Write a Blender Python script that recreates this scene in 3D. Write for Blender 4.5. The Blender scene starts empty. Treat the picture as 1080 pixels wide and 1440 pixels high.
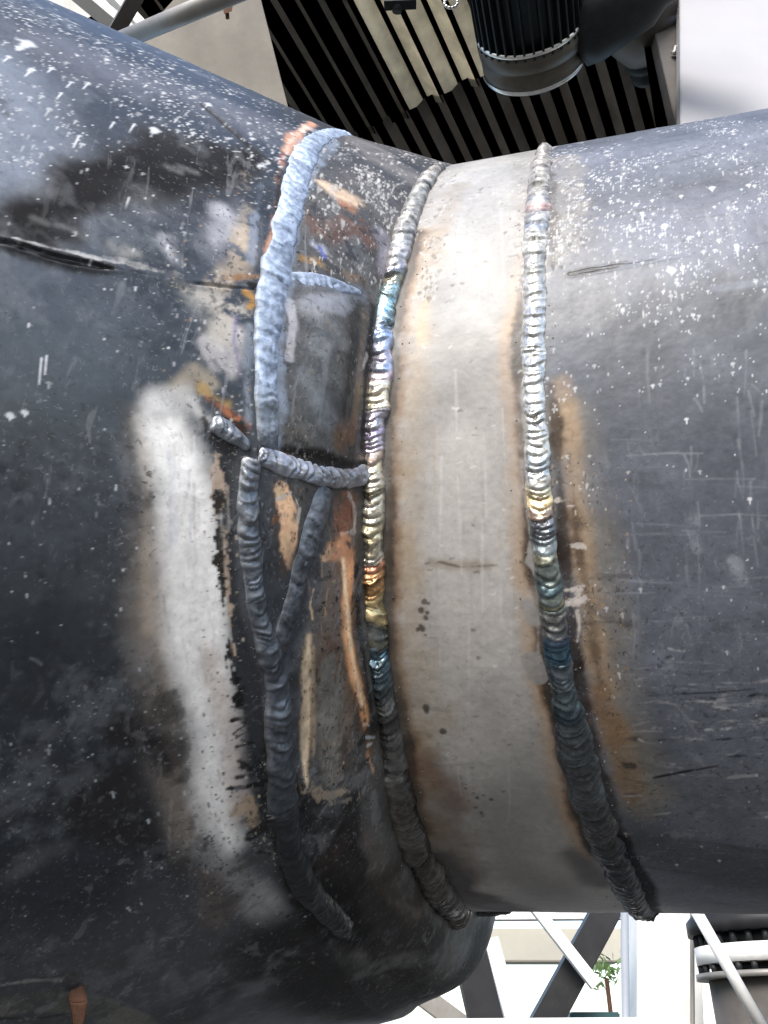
import bpy, bmesh, math, random
import numpy as np
from mathutils import Vector, kdtree
random.seed(7); rng = np.random.default_rng(11)
R = math.radians
sc = bpy.context.scene
C = sc.collection

# ------------------------------------------------------------------ camera, sky, sun, exposure
PITCH = R(32); CAM = np.array([0.0, 0.0, 1.5]); FPX = 1200.0
RIGHT = np.array([1.0, 0, 0]); FWD = np.array([0, math.cos(PITCH), math.sin(PITCH)]); UP = np.array([0, -math.sin(PITCH), math.cos(PITCH)])
cam = bpy.data.cameras.new('camera'); cam.lens = 30.0; cam.sensor_width = 36.0; cam.clip_start = 0.02; cam.clip_end = 3000
camo = bpy.data.objects.new('camera', cam); C.objects.link(camo)
camo.location = CAM; camo.rotation_euler = (R(90) + PITCH, 0, 0); sc.camera = camo

SUN_EL, SUN_AZ = R(38), R(196)          # azimuth clockwise from +Y: behind the viewer, a little to the left
w = bpy.data.worlds.new('World'); sc.world = w; w.use_nodes = True
nt = w.node_tree; bg = nt.nodes['Background']
sky = nt.nodes.new('ShaderNodeTexSky'); sky.sky_type = 'NISHITA'; sky.sun_disc = False
sky.sun_elevation = SUN_EL; sky.sun_rotation = SUN_AZ; sky.dust_density = 1.5; sky.air_density = 1.0; sky.ozone_density = 1.0
nt.links.new(sky.outputs[0], bg.inputs[0]); bg.inputs[1].default_value = 0.11
sd = bpy.data.lights.new('sun', 'SUN'); sd.energy = 1.8; sd.angle = R(26); sd.color = (1, 0.96, 0.9)
so = bpy.data.objects.new('sun', sd); C.objects.link(so)
sv = Vector((math.sin(SUN_AZ) * math.cos(SUN_EL), math.cos(SUN_AZ) * math.cos(SUN_EL), math.sin(SUN_EL)))
so.rotation_euler = sv.to_track_quat('Z', 'Y').to_euler(); so.location = (0, 0, 12)
sc.view_settings.view_transform = 'Standard'; sc.view_settings.look = 'None'; sc.view_settings.gamma = 1
sc.view_settings.exposure = 1.8
sc.cycles.max_bounces = 8

# ------------------------------------------------------------------ helpers
def wpt(P):
    P = np.asarray(P, float)
    return CAM + P[..., 0:1] * RIGHT + P[..., 1:2] * UP + P[..., 2:3] * FWD
def at(x, y, z):                         # photograph point at a distance -> place in the world
    return wpt(np.array([(x - 540) / FPX * z, (720 - y) / FPX * z, z]))
def at_h(x, y, h):                       # photograph point on the level plane h above the eye
    d = (x - 540) / FPX * RIGHT + (720 - y) / FPX * UP + FWD
    return CAM + d * (h / d[2])
def at_y(x, y, Y):                       # photograph point on the upright plane Y ahead
    d = (x - 540) / FPX * RIGHT + (720 - y) / FPX * UP + FWD
    return CAM + d * (Y / d[1])
def unit(v): v = np.asarray(v, float); return v / np.linalg.norm(v)
def sstep(a, b, x):
    t = np.clip((x - a) / (b - a), 0, 1); return t * t * (3 - 2 * t)
def tag(o, label, cat, group=None, kind=None):
    if label: o['label'] = label
    if cat: o['category'] = cat
    if group: o['group'] = group
    if kind: o['kind'] = kind
    return o
def empty(name, loc, label, cat, group=None):
    o = bpy.data.objects.new(name, None); C.objects.link(o); o.location = loc; o.empty_display_size = .05
    return tag(o, label, cat, group)
def link(name, me, mat, parent=None, base=None):
    o = bpy.data.objects.new(name, me); C.objects.link(o)
    if mat: me.materials.append(mat)
    if parent is not None: o.parent = parent
    return o
class MB:                                # gathers shapes, links them as one mesh
    def __init__(s): s.bm = bmesh.new()
    def hull8(s, c):                     # eight corners: 4 of one end, 4 of the other
        v = [s.bm.verts.new(p) for p in c]
        for f in ((0,1,2,3), (7,6,5,4), (0,4,5,1), (1,5,6,2), (2,6,7,3), (3,7,4,0)): s.bm.faces.new([v[i] for i in f])
        return s
    def beam(s, a, b, wx, wy, up=(0, 0, 1)):
        a = np.asarray(a, float); b = np.asarray(b, float); d = unit(b - a)
        x = np.cross(d, up); x = unit(x) if np.linalg.norm(x) > 1e-4 else np.array([1., 0, 0]); y = np.cross(x, d)
        q = [(-1, -1), (1, -1), (1, 1), (-1, 1)]
        return s.hull8([a + x * wx / 2 * i + y * wy / 2 * j for i, j in q] + [b + x * wx / 2 * i + y * wy / 2 * j for i, j in q])
    def lathe(s, a, d, prof, n=48, cap=True):   # prof: (distance along d, radius)
        a = np.asarray(a, float); d = unit(d); x = unit(np.cross(d, (0.3, 0.2, 1))); y = np.cross(d, x); rings = []
        for t, r in prof:
            rings.append([s.bm.verts.new(a + d * t + r * (math.cos(k * 2 * math.pi / n) * x + math.sin(k * 2 * math.pi / n) * y)) for k in range(n)])
        for r0, r1 in zip(rings, rings[1:]):
            for k in range(n): s.bm.faces.new((r0[k], r0[(k + 1) % n], r1[(k + 1) % n], r1[k])).smooth = True
        if cap: s.bm.faces.new(rings[0][::-1]); s.bm.faces.new(rings[-1])
        return s
    def tube(s, a, b, r, n=24): a = np.asarray(a, float); b = np.asarray(b, float); return s.lathe(a, b - a, [(0, r), (np.linalg.norm(b - a), r)], n)
    def done(s, name, mat, parent=None, bevel=0.0):
        if bevel:
            bmesh.ops.remove_doubles(s.bm, verts=s.bm.verts, dist=1e-6)
            bmesh.ops.bevel(s.bm, geom=[e for e in s.bm.edges if len(e.link_faces) == 2 and e.calc_face_angle() > .6], offset=bevel, segments=2, affect='EDGES')
        bmesh.ops.recalc_face_normals(s.bm, faces=s.bm.faces)
        if parent is not None:
            for v in s.bm.verts: v.co -= parent_world(parent)
        me = bpy.data.meshes.new(name); s.bm.to_mesh(me); s.bm.free()
        return link(name, me, mat, parent)
def parent_world(p):
    v = Vector(p.location)
    while p.parent: p = p.parent; v += Vector(p.location)
    return v

def mat_plain(name, col, rough=.5, metal=0., var=.25, scale=6., stretch=(1, 1, 1), bump=.0, dirt=None, dscale=2., damt=.5):
    m = bpy.data.materials.new(name); m.use_nodes = True; n = m.node_tree.nodes; l = m.node_tree.links; b = n['Principled BSDF']
    tc = n.new('ShaderNodeTexCoord'); mp = n.new('ShaderNodeMapping'); mp.inputs['Scale'].default_value = stretch
    l.new(tc.outputs['Object'], mp.inputs[0])
    no = n.new('ShaderNodeTexNoise'); no.inputs['Scale'].default_value = scale; no.inputs['Detail'].default_value = 8; no.inputs['Roughness'].default_value = .65
    l.new(mp.outputs[0], no.inputs[0])
    cr = n.new('ShaderNodeValToRGB'); cr.color_ramp.elements[0].position = .3; cr.color_ramp.elements[1].position = .72
    cr.color_ramp.elements[0].color = (*[c * (1 - var) for c in col], 1); cr.color_ramp.elements[1].color = (*[min(1, c * (1 + var)) for c in col], 1)
    l.new(no.outputs[0], cr.inputs[0]); out = cr.outputs[0]
    if dirt:
        n2 = n.new('ShaderNodeTexNoise'); n2.inputs['Scale'].default_value = dscale; n2.inputs['Detail'].default_value = 9; n2.inputs['Roughness'].default_value = .7
        l.new(tc.outputs['Object'], n2.inputs[0])
        mr = n.new('ShaderNodeMapRange'); mr.inputs[1].default_value = .48; mr.inputs[2].default_value = .68; mr.inputs[4].default_value = damt
        l.new(n2.outputs[0], mr.inputs[0]); mx = n.new('ShaderNodeMix'); mx.data_type = 'RGBA'
        l.new(mr.outputs[0], mx.inputs[0]); l.new(out, mx.inputs[6]); mx.inputs[7].default_value = (*dirt, 1); out = mx.outputs[2]
    l.new(out, b.inputs['Base Color'])
    r2 = n.new('ShaderNodeMapRange'); r2.inputs[3].default_value = max(.05, rough - .12); r2.inputs[4].default_value = min(1, rough + .12)
    l.new(no.outputs[0], r2.inputs[0]); l.new(r2.outputs[0], b.inputs['Roughness']); b.inputs['Metallic'].default_value = metal
    if bump:
        bp = n.new('ShaderNodeBump'); bp.inputs['Strength'].default_value = bump; bp.inputs['Distance'].default_value = .004
        l.new(no.outputs[0], bp.inputs['Height']); l.new(bp.outputs[0], b.inputs['Normal'])
    return m

M = {}
M['ground'] = mat_plain('gravel_yard', (.1, .096, .088), .9, var=.4, scale=25, bump=.6, dirt=(.14, .13, .115), dscale=.6)
M['galv'] = mat_plain('galvanised_sheet', (.62, .57, .45), .38, .3, .2, 7, (1, 1, 1), .05, (.2, .19, .15), 1.6, .6)
M['darksheet'] = mat_plain('weathered_and_shaded_sheet', (.13, .12, .1), .4, .25, .35, 5, (1, 1, 1), .05, (.12, .09, .06), 1.5, .5)  # weathered left sheet; its dark tone also paints the roof's shaded far end
M['black'] = mat_plain('black_painted_iron', (.012, .015, .017), .6, .0, .4, 30, bump=.1); M['black'].node_tree.nodes['Principled BSDF'].inputs['Specular IOR Level'].default_value = .2
M['endring'] = mat_plain('worn_grey_casting', (.075, .065, .05), .5, .3, .35, 25, bump=.15, dirt=(.06, .05, .035), dscale=12)
M['bright'] = mat_plain('bright_machined_steel', (.6, .58, .54), .3, .8, .2, 30)
M['greyfit'] = mat_plain('dull_grey_casting', (.07, .062, .055), .6, .1, .25, 14, bump=.1)
M['white'] = mat_plain('white_paint', (.3, .296, .31), .55, 0, .03, 5, dirt=(.26, .258, .26), dscale=4, damt=.3)
M['offwhite'] = mat_plain('dusty_white_paint', (.62, .61, .58), .5, 0, .1, 8, dirt=(.35, .33, .3), dscale=6, damt=.5)
M['steelgrey'] = mat_plain('grey_steel_paint', (.2, .19, .175), .45, .2, .2, 10, dirt=(.15, .13, .11), dscale=8, damt=.6)
M['darkgrey'] = mat_plain('dark_grey_steel_paint', (.017, .017, .018), .5, .1, .25, 10, dirt=(.035, .032, .03), dscale=9, damt=.4)
M['brownplate'] = mat_plain('grey_brown_plate', (.2, .18, .155), .6, 0, .2, 5, dirt=(.1, .09, .075), dscale=3, damt=.5)
M['rust'] = mat_plain('rusty_iron', (.1, .045, .025), .85, .1, .5, 40, bump=.5, dirt=(.06, .03, .02), dscale=30, damt=.7)
M['darkgrey'].node_tree.nodes['Principled BSDF'].inputs['Specular IOR Level'].default_value = .2
M['teal'] = mat_plain('teal_paint', (.015, .06, .065), .5, 0, .2, 8)
M['cream'] = mat_plain('cream_cladding', (.55, .5, .4), .7, 0, .08, 3)
M['leaf'] = mat_plain('leaf_green', (.2, .3, .11), .6, 0, .4, 9)
M['polegrey'] = mat_plain('blue_grey_pole_paint', (.27, .29, .32), .4, .2, .1, 8)

# ------------------------------------------------------------------ ground
me = bpy.data.meshes.new('ground'); me.from_pydata([(-900, -900, 0), (900, -900, 0), (900, 900, 0), (-900, 900, 0)], [], [(0, 1, 2, 3)])
tag(link('ground', me, M['ground']), 'grey gravel yard under the pipework', None, kind='structure')

# ------------------------------------------------------------------ the welded pipe: surfaces (measured in the viewer's axes, then placed)
A = np.array([.1019, -.0185, .7941]); B = np.array([.0527, -.088, 1.0086]); R2 = .32; R1 = .42; TC = .1199
def dirv(yaw, pit): return np.array([math.cos(pit) * math.cos(yaw), math.sin(pit), -math.cos(pit) * math.sin(yaw)])
Y2, P2, Y1, P1 = .2137, .091, -.6038, -.1243
D2 = dirv(Y2, P2); D1 = dirv(Y1, P1); NA = dirv(Y2 + .1322, P2 - .0666); NB = dirv(Y1 + .7899, P1 + .1739); NC = dirv(Y2 + .1993, P2 + .0219)
NF = 1200                                # rows on the near side, closest together where the surface faces the viewer
_f = np.linspace(R(-98), R(98), 4001); _y = .36 * np.sin(_f) / (.86 - .36 * np.cos(_f)); _w = np.abs(np.gradient(_y, _f)) + .12 * np.abs(np.gradient(_y, _f)).max()
_cw = np.cumsum(_w); _cw = (_cw - _cw[0]) / (_cw[-1] - _cw[0])
th = np.concatenate([np.interp(np.linspace(0, 1, NF), _cw, _f) - R(90), np.linspace(R(8), R(172), 61)[1:-1]])
def fr(d): e2 = unit(np.array([0, 1., 0]) - d * d[1]); return e2, np.cross(d, e2)
def ring(c, d, r, n):
    e2, e3 = fr(d); N = np.cos(th)[:, None] * e2 + np.sin(th)[:, None] * e3; off = N * r
    return c + off + (-(off @ n) / (d @ n))[:, None] * d
rA, rB, rC = ring(A, D2, R2, NA), ring(B, D1, R1, NB), ring(A + TC * D2, D2, R2, NC)
rR = ring(A + 1.3 * D2, D2, R2, D2); rL = ring(B - 1.5 * D1, D1, R1, D1)
def grid(r0, r1, ts): ts = np.asarray(ts)[None, :, None]; return r0[:, None, :] * (1 - ts) + r1[:, None, :] * ts
def spread(r0, r1, n):                     # columns lie closest where the photograph shows the steel largest
    t = np.linspace(0, 1, 3001); wt = np.zeros(3001)
    for q in range(40, NF - 40, 60):
        X = r0[q] + (r1[q] - r0[q]) * t[:, None]; z = np.maximum(X[:, 2], .08); x = 540 + FPX * X[:, 0] / z; y = 720 - FPX * X[:, 1] / z
        inside = (x > -70) & (x < 1150) & (y > -90) & (y < 1530) & (X[:, 2] > .1)
        wt = np.maximum(wt, np.where(inside, np.hypot(np.gradient(x, t), np.gradient(y, t)), 0))
    wt += wt.max() * .012; c = np.cumsum(wt); c = (c - c[0]) / (c[-1] - c[0]); return np.interp(np.linspace(0, 1, n), c, t)
tsL = spread(rL, rB, 330); tsR = spread(rC, rR, 262)
secs = [grid(rL, rB, tsL), grid(rB, rA, np.linspace(0, 1, 190)), grid(rA, rC, np.linspace(0, 1, 170)), grid(rC, rR, tsR)]
def normals(G):
    du = np.gradient(G, axis=1); dv = np.empty_like(G); dv[1:-1] = G[2:] - G[:-2]; dv[0] = G[1] - G[-1]; dv[-1] = G[0] - G[-2]
    n = np.cross(dv, du); n /= np.linalg.norm(n, axis=2, keepdims=True) + 1e-12
    return n
# the fitting bulges a little between its two welds
wv = np.linspace(0, 1, 190)[None, :, None]; bl = .003 + .022 * np.exp(-((th + R(165)) / R(28)) ** 2)[:, None, None]
secs[1] = secs[1] + normals(secs[1]) * (bl * np.sin(np.pi * wv ** 1.15) ** 1.3)
nrm = [normals(g) for g in secs]
_c = secs[0].mean((0, 1))
for k in range(4):
    ctr = secs[k].mean(0, keepdims=True)
    if ((secs[k] - ctr) * nrm[k]).sum() < 0: nrm[k] = -nrm[k]
shp = [g.shape[:2] for g in secs]; cnt = [a * b for a, b in shp]; off0 = np.concatenate([[0], np.cumsum(cnt)])
P = np.concatenate([g.reshape(-1, 3) for g in secs]); N = np.concatenate([g.reshape(-1, 3) for g in nrm])
SEC = np.repeat(np.arange(4), cnt)
PXY = np.stack([540 + FPX * P[:, 0] / np.maximum(P[:, 2], .05), 720 - FPX * P[:, 1] / np.maximum(P[:, 2], .05)], 1)
front = ((P * N).sum(1) < 0) & (P[:, 2] > .1) & (np.abs(PXY[:, 0] - 540) < 900) & (np.abs(PXY[:, 1] - 720) < 1100)
fi = np.nonzero(front)[0]
_sub = fi[::2]
kd2 = kdtree.KDTree(len(_sub))
for k, i in enumerate(_sub): kd2.insert((PXY[i, 0], PXY[i, 1], 0), int(i))
kd2.balance()
def hit(x, y): return kd2.find((x, y, 0))[1]
kd3 = kdtree.KDTree(len(_sub))
for i in _sub: kd3.insert(P[i], int(i))
kd3.balance()

# lattice noise on the surface, metres
def vnoise(X, seed):
    i = np.floor(X).astype(np.int64); f = (X - i).astype(np.float32); f = f * f * (3 - 2 * f); out = np.zeros(len(X), np.float32)
    for dx in (0, 1):
        for dy in (0, 1):
            for dz in (0, 1):
                h = ((i[:, 0] + dx) * 374761393 + (i[:, 1] + dy) * 668265263 + (i[:, 2] + dz) * 2147483647 + seed * 1274126177) & 0xffffffff
                h = ((h ^ (h >> 13)) * 1274126177) & 0xffffffff; h = (h ^ (h >> 16)) & 0xffff
                wgt = (f[:, 0] if dx else 1 - f[:, 0]) * (f[:, 1] if dy else 1 - f[:, 1]) * (f[:, 2] if dz else 1 - f[:, 2])
                out += wgt * (h / 65535.0).astype(np.float32)
    return out * 2 - 1
ROTS = [np.linalg.qr(np.random.default_rng(50 + k).standard_normal((3, 3)))[0] for k in range(7)]
def fbm(X, freq, octv, seed, gain=.55):
    o = np.zeros(len(X), np.float32); a = 1.; s = 0
    for k in range(octv): o += a * vnoise((X @ ROTS[(k + seed) % 7]) * freq * 2.03 ** k + 17.3 * k, seed + k); s += a; a *= gain
    return o / s * 1.6
act = front
ai = np.nonzero(act)[0]
def field(freq, octv, seed, scale=(1, 1, 1), gain=.55):
    o = np.zeros(len(P), np.float32); o[ai] = fbm(P[ai] * np.array(scale), freq, octv, seed, gain); return o
nC_ = field(9, 5, 1); nM = field(30, 5, 20); nF = field(110, 4, 40, gain=.7); nV = field(28, 5, 60, (1, .18, 1)); nH = field(28, 5, 80, (.12, 1, 1)); nF2 = field(160, 3, 90, gain=.8)
nMb = field(34, 5, 120); nCb = field(12, 4, 140)
NZ = dict(c=nC_, m=nM, f=nF, v=nV, h=nH)

COL = np.zeros((len(P), 3), np.float32); RO = np.full(len(P), .42, np.float32); ME = np.zeros(len(P), np.float32); HT = np.zeros(len(P), np.float32); SPC = np.full(len(P), .5, np.float32)
def base(sec, col, rough, metal):
    m = SEC == sec; COL[m] = col; RO[m] = rough; ME[m] = metal
def mm(v): return np.asarray(v)
def S(pts, col, a=1., soft=6, warp=6, wn='m', secs=None, rough=None, metal=None, h=0., mott=0., mn='m', r=None, w2=0., ero=None):
    """brush stroke on the steel: a chain of (x, y, radius) points laid on the surface; size, edge softness and raggedness in photograph pixels"""
    q = [(p[0], p[1], p[2] if len(p) > 2 else r) for p in pts]; soft = max(soft, 1.9)
    if len(q) == 1: q = q * 2
    ids = [hit(x, y) for x, y, _ in q]; X = P[ids]; k = X[:, 2] / FPX; rad = np.array([p[2] for p in q]) * k; kk = k.mean()
    mar = rad.max() + (soft + warp * 1.5 + w2 * 1.5) * kk
    lo = X.min(0) - mar; hi = X.max(0) + mar
    m = act & (P[:, 0] > lo[0]) & (P[:, 0] < hi[0]) & (P[:, 1] > lo[1]) & (P[:, 1] < hi[1]) & (P[:, 2] > lo[2]) & (P[:, 2] < hi[2])
    if secs is not None: m &= np.isin(SEC, secs)
    I = np.nonzero(m)[0]
    if not len(I): return
    Q = P[I]; d = np.full(len(I), 9.)
    for j in range(len(X) - 1):
        ab = X[j + 1] - X[j]; t = np.clip(((Q - X[j]) @ ab) / (ab @ ab + 1e-12), 0, 1)
        d = np.minimum(d, np.linalg.norm(Q - X[j] - t[:, None] * ab, axis=1) - (rad[j] + (rad[j + 1] - rad[j]) * t))
    d = d / kk + warp * NZ[wn][I] + w2 * nF[I]
    al = (1 - sstep(-soft, soft, d)) * a
    if mott: al = al * np.clip(1 - mott * (.5 + NZ[mn][I] * 1.2), 0, 1)
    if ero is not None: al = al * sstep(-.2, .22, .7 * nMb[I] + .75 * nF[I] + ero)
    al = al.astype(np.float32)
    COL[I] += al[:, None] * (np.asarray(col, np.float32) - COL[I])
    if max(col) < .06 and rough is None: rough = .66
    SPC[I] += al * ((.12 if max(col) < .06 else .4) - SPC[I])
    if rough is not None: RO[I] += al * (rough - RO[I])
    if metal is not None: ME[I] += al * (metal - ME[I])
    if h: HT[I] += al * h
def line(x0, y0, x1, y1, r, col, a=.6, **k):
    k.setdefault('soft', 1.0); k.setdefault('warp', 1.2); S([(x0, y0, r), ((x0 + x1) / 2 + random.uniform(-2, 2), (y0 + y1) / 2 + random.uniform(-2, 2), r), (x1, y1, r * .5)], col, a, **k)

# ---- weld routes (photograph points, bead width)
W_UP = [(492, 178, 16), (455, 190, 22), (425, 228, 30), (410, 280, 34), (398, 335, 36), (388, 385, 40), (379, 430, 38), (374, 490, 37), (373, 550, 33), (376, 600, 30), (372, 632, 24)]
W_STUB = [(392, 392, 20), (430, 396, 21), (470, 403, 18), (508, 413, 8)]
W_LEFT = [(296, 594, 20), (312, 604, 26), (332, 618, 20), (352, 632, 12)]
W_CROSS = [(362, 638, 24), (392, 652, 27), (425, 664, 27), (460, 672, 26), (495, 672, 25), (518, 668, 22)]
W_LOW = [(354, 642, 26), (351, 690, 28), (350, 740, 30), (354, 800, 28), (360, 860, 27), (376, 905, 30), (388, 945, 34), (393, 1000, 40), (396, 1060, 40), (397, 1110, 38), (398, 1150, 36), (410, 1205, 34), (440, 1260, 32), (490, 1310, 26)]
W_VEE = [(458, 684, 26), (447, 720, 30), (432, 765, 32), (422, 800, 31), (412, 850, 30), (399, 890, 28), (386, 932, 24)]
W_MID = [(622, 236, 10), (600, 258, 20), (583, 292, 24), (569, 330, 26), (558, 375, 28), (551, 405, 22), (541, 440, 24), (536, 480, 28), (536, 520, 28), (529, 560, 30), (524, 610, 30), (524, 660, 29), (525, 710, 29), (523, 770, 30), (524, 830, 31), (526, 885, 31), (532, 940, 30), (541, 990, 30), (548, 1040, 34), (556, 1100, 40), (575, 1170, 42), (602, 1230, 40), (648, 1288, 34)]
W_RIGHT = [(766, 204, 18), (760, 245, 24), (757, 300, 28), (753, 360, 28), (750, 430, 28), (750, 520, 28), (753, 610, 28), (758, 680, 30), (763, 740, 30), (769, 800, 30), (777, 860, 31), (786, 925, 32), (796, 985, 33), (808, 1040, 42), (820, 1095, 46), (838, 1150, 42), (858, 1200, 40), (880, 1245, 36), (905, 1284, 28)]

# ---- base coats
for s_, c_, r_, m_ in ((0, (.034, .039, .047), .36, 0), (1, (.085, .08, .075), .5, .25), (2, (.35, .335, .32), .56, .15), (3, (.106, .116, .144), .44, 0)): base(s_, c_, r_, m_)
COL *= (1 + .22 * nC_ + .12 * nM)[:, None]; RO += .06 * nM + .05 * nC_

# ---- left pipe
L = [0]
def ln(col, f): return tuple(c * f for c in col)
S([(-80, 100, 150), (0, 230, 120), (30, 300, 60)], (.26, .29, .35), .75, 70, 40, 'c', L)  # pale dust film with the sky's bluish reflection painted into its colour
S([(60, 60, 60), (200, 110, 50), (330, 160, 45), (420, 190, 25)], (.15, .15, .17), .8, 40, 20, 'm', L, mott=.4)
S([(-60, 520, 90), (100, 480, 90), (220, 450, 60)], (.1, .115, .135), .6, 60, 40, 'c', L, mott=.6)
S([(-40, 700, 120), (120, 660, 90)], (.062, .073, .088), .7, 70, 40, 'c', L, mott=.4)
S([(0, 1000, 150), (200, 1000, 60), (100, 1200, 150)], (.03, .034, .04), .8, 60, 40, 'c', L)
S([(-10, 318, 26), (50, 296, 34), (120, 268, 44), (190, 252, 56), (250, 245, 62), (310, 240, 52), (362, 240, 24)], (.03, .03, .032), .8, 34, 30, 'm', L, rough=.6)
S([(0, 322, 14), (60, 300, 26), (130, 262, 32), (200, 246, 42), (255, 232, 48), (310, 226, 38), (360, 222, 18)], (.011, .011, .013), 1, 22, 32, 'm', L, rough=.75)
S([(100, 325, 20), (60, 335, 16), (20, 330, 12)], (.012, .012, .013), .9, 14, 16, 'm', L, rough=.75)
S([(225, 195, 30), (290, 205, 26)], (.02, .02, .022), .8, 20, 20, 'm', L)
S([(285, 150, 5), (350, 205, 6), (392, 238, 5)], (.02, .02, .02), .85, 5, 5, 'm', L)
S([(200, 300, 30), (260, 320, 30), (290, 370, 20)], (.12, .125, .14), .7, 25, 25, 'm', L, mott=.7)
for x, y, r_ in ((268, 240, 10), (245, 238, 8), (95, 320, 12), (60, 310, 8), (110, 330, 7)): S([(x - r_ * 1.4, y - 4, r_ * .35), (x + r_, y + 4, r_ * .5)], (.11, .115, .115), .7, 5, 6, 'm', L)
# seam soot and pale rubbed steel about it
S([(-20, 336, 6), (70, 360, 11), (140, 376, 9), (190, 384, 5)], (.014, .014, .015), .9, 8, 12, 'm', L, rough=.6, w2=6)
S([(18, 336, 1.5), (60, 346, 2.5), (110, 357, 2), (175, 372, 2)], (.5, .5, .5), .9, 2, 5, 'f', L, mott=.6, mn='f')
S([(150, 362, 3), (200, 376, 4), (260, 388, 3)], (.42, .41, .39), .8, 2, 7, 'f', L, mott=.8, mn='f')
S([(165, 348, 14), (200, 360, 14), (230, 372, 10)], (.36, .35, .33), .75, 9, 14, 'm', L, mott=.8, mn='f')
S([(228, 340, 16), (240, 365, 14)], (.55, .55, .58), .8, 16, 12, 'm', L)
S([(312, 300, 20), (322, 316, 15), (300, 340, 8)], (.56, .56, .6), .85, 14, 12, 'm', L, rough=.35)
S([(300, 350, 30), (330, 330, 26), (345, 290, 14)], (.34, .34, .38), .5, 20, 20, 'm', L, mott=.5)
S([(345, 250, 7), (352, 290, 10), (345, 340, 14), (330, 380, 18), (300, 400, 14)], (.62, .5, .36), .85, 12, 12, 'm', L, mott=.5, ero=.3)
S([(250, 400, 8), (290, 420, 20), (330, 440, 24), (310, 470, 24)], (.58, .53, .46), .85, 16, 16, 'm', L, ero=.3)
S([(240, 395, 16), (270, 420, 16), (285, 450, 10)], (.3, .3, .28), .55, 16, 16, 'm', L)
S([(285, 480, 16), (305, 500, 22), (325, 520, 18), (335, 470, 14)], (.62, .58, .57), .85, 8, 14, 'm', L, w2=5, mott=.3)
S([(333, 445, 3), (328, 480, 4), (340, 530, 4)], (.18, .15, .3), .7, 3, 5, 'm', L)
S([(300, 505, 5), (318, 530, 5)], (.1, .1, .12), .7, 4, 8, 'm', L)
S([(368, 262, 5), (360, 300, 7), (354, 345, 7), (352, 370, 4)], (.26, .3, .38), .8, 4, 7, 'm', L, w2=4)
S([(350, 460, 5), (346, 520, 7), (350, 590, 7)], (.24, .27, .32), .8, 4, 6, 'm', L, w2=3)
S([(442, 172, 6), (418, 188, 10), (402, 212, 9), (391, 245, 6), (386, 285, 5), (381, 330, 5), (376, 355, 4)], (.58, .3, .19), .9, 4, 8, 'm', L, w2=5, rough=.7)
S([(432, 176, 3), (408, 200, 4), (395, 235, 3)], (.7, .6, .52), .8, 3, 5, 'f', L)
S([(400, 215, 5), (396, 228, 5)], (.42, .1, .03), .8, 3, 5, 'f', L)
S([(392, 250, 4), (388, 300, 4), (383, 350, 4)], (.045, .03, .025), .85, 3, 3, 'f', L)
S([(318, 392, 3), (345, 390, 6), (362, 388, 6)], (.3, .15, .05), .85, 4, 6, 'f', L)
S([(345, 412, 5), (358, 422, 7), (352, 432, 4)], (.5, .26, .05), .9, 3, 5, 'f', L)
S([(352, 402, 5), (368, 408, 8)], (.01, .008, .006), .95, 3, 4, 'f', L)
S([(250, 545, 10), (275, 520, 10), (300, 540, 12)], (.45, .38, .28), .7, 10, 12, 'm', L)
# ground-bright strip left of the lower weld, heat-tinted on its far side
S([(205, 600, 12), (215, 700, 28), (225, 820, 40), (230, 950, 40), (245, 1080, 30), (270, 1180, 30)], (.3, .245, .2), .8, 30, 16, 'm', L, mott=.3)
S([(225, 575, 18), (232, 600, 30), (248, 650, 42), (262, 720, 48), (272, 800, 46), (278, 880, 46), (285, 950, 44), (298, 1030, 36), (305, 1100, 36), (308, 1150, 30), (325, 1185, 20)], (1.05, 1.01, .97), 1., 22, 12, 'm', L, rough=.42, metal=.15)
S([(225, 585, 10), (262, 560, 14), (290, 590, 14)], (.6, .58, .56), .8, 12, 14, 'm', L)
S([(206, 640, 5), (206, 780, 8), (214, 880, 10)], (.5, .42, .34), .5, 10, 6, 'm', L)
S([(240, 640, 6), (242, 760, 10)], (.55, .58, .66), .5, 8, 6, 'm', L)
S([(290, 920, 16), (310, 1000, 22), (325, 1080, 20), (335, 1150, 20)], (.6, .48, .4), .75, 12, 14, 'm', L, mott=.4)
S([(275, 1190, 18), (330, 1230, 26), (385, 1290, 20)], (.42, .41, .4), .7, 14, 14, 'm', L, mott=.3)
S([(170, 1020, 30), (225, 1048, 26), (238, 1075, 14)], (.025, .022, .022), .9, 16, 16, 'm', L)
S([(150, 1130, 60), (200, 1180, 28), (230, 1205, 12)], (.028, .026, .028), .9, 16, 18, 'm', L)
S([(250, 1205, 12), (290, 1235, 20), (310, 1280, 30)], (.1, .08, .07), .8, 16, 14, 'm', L)
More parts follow.
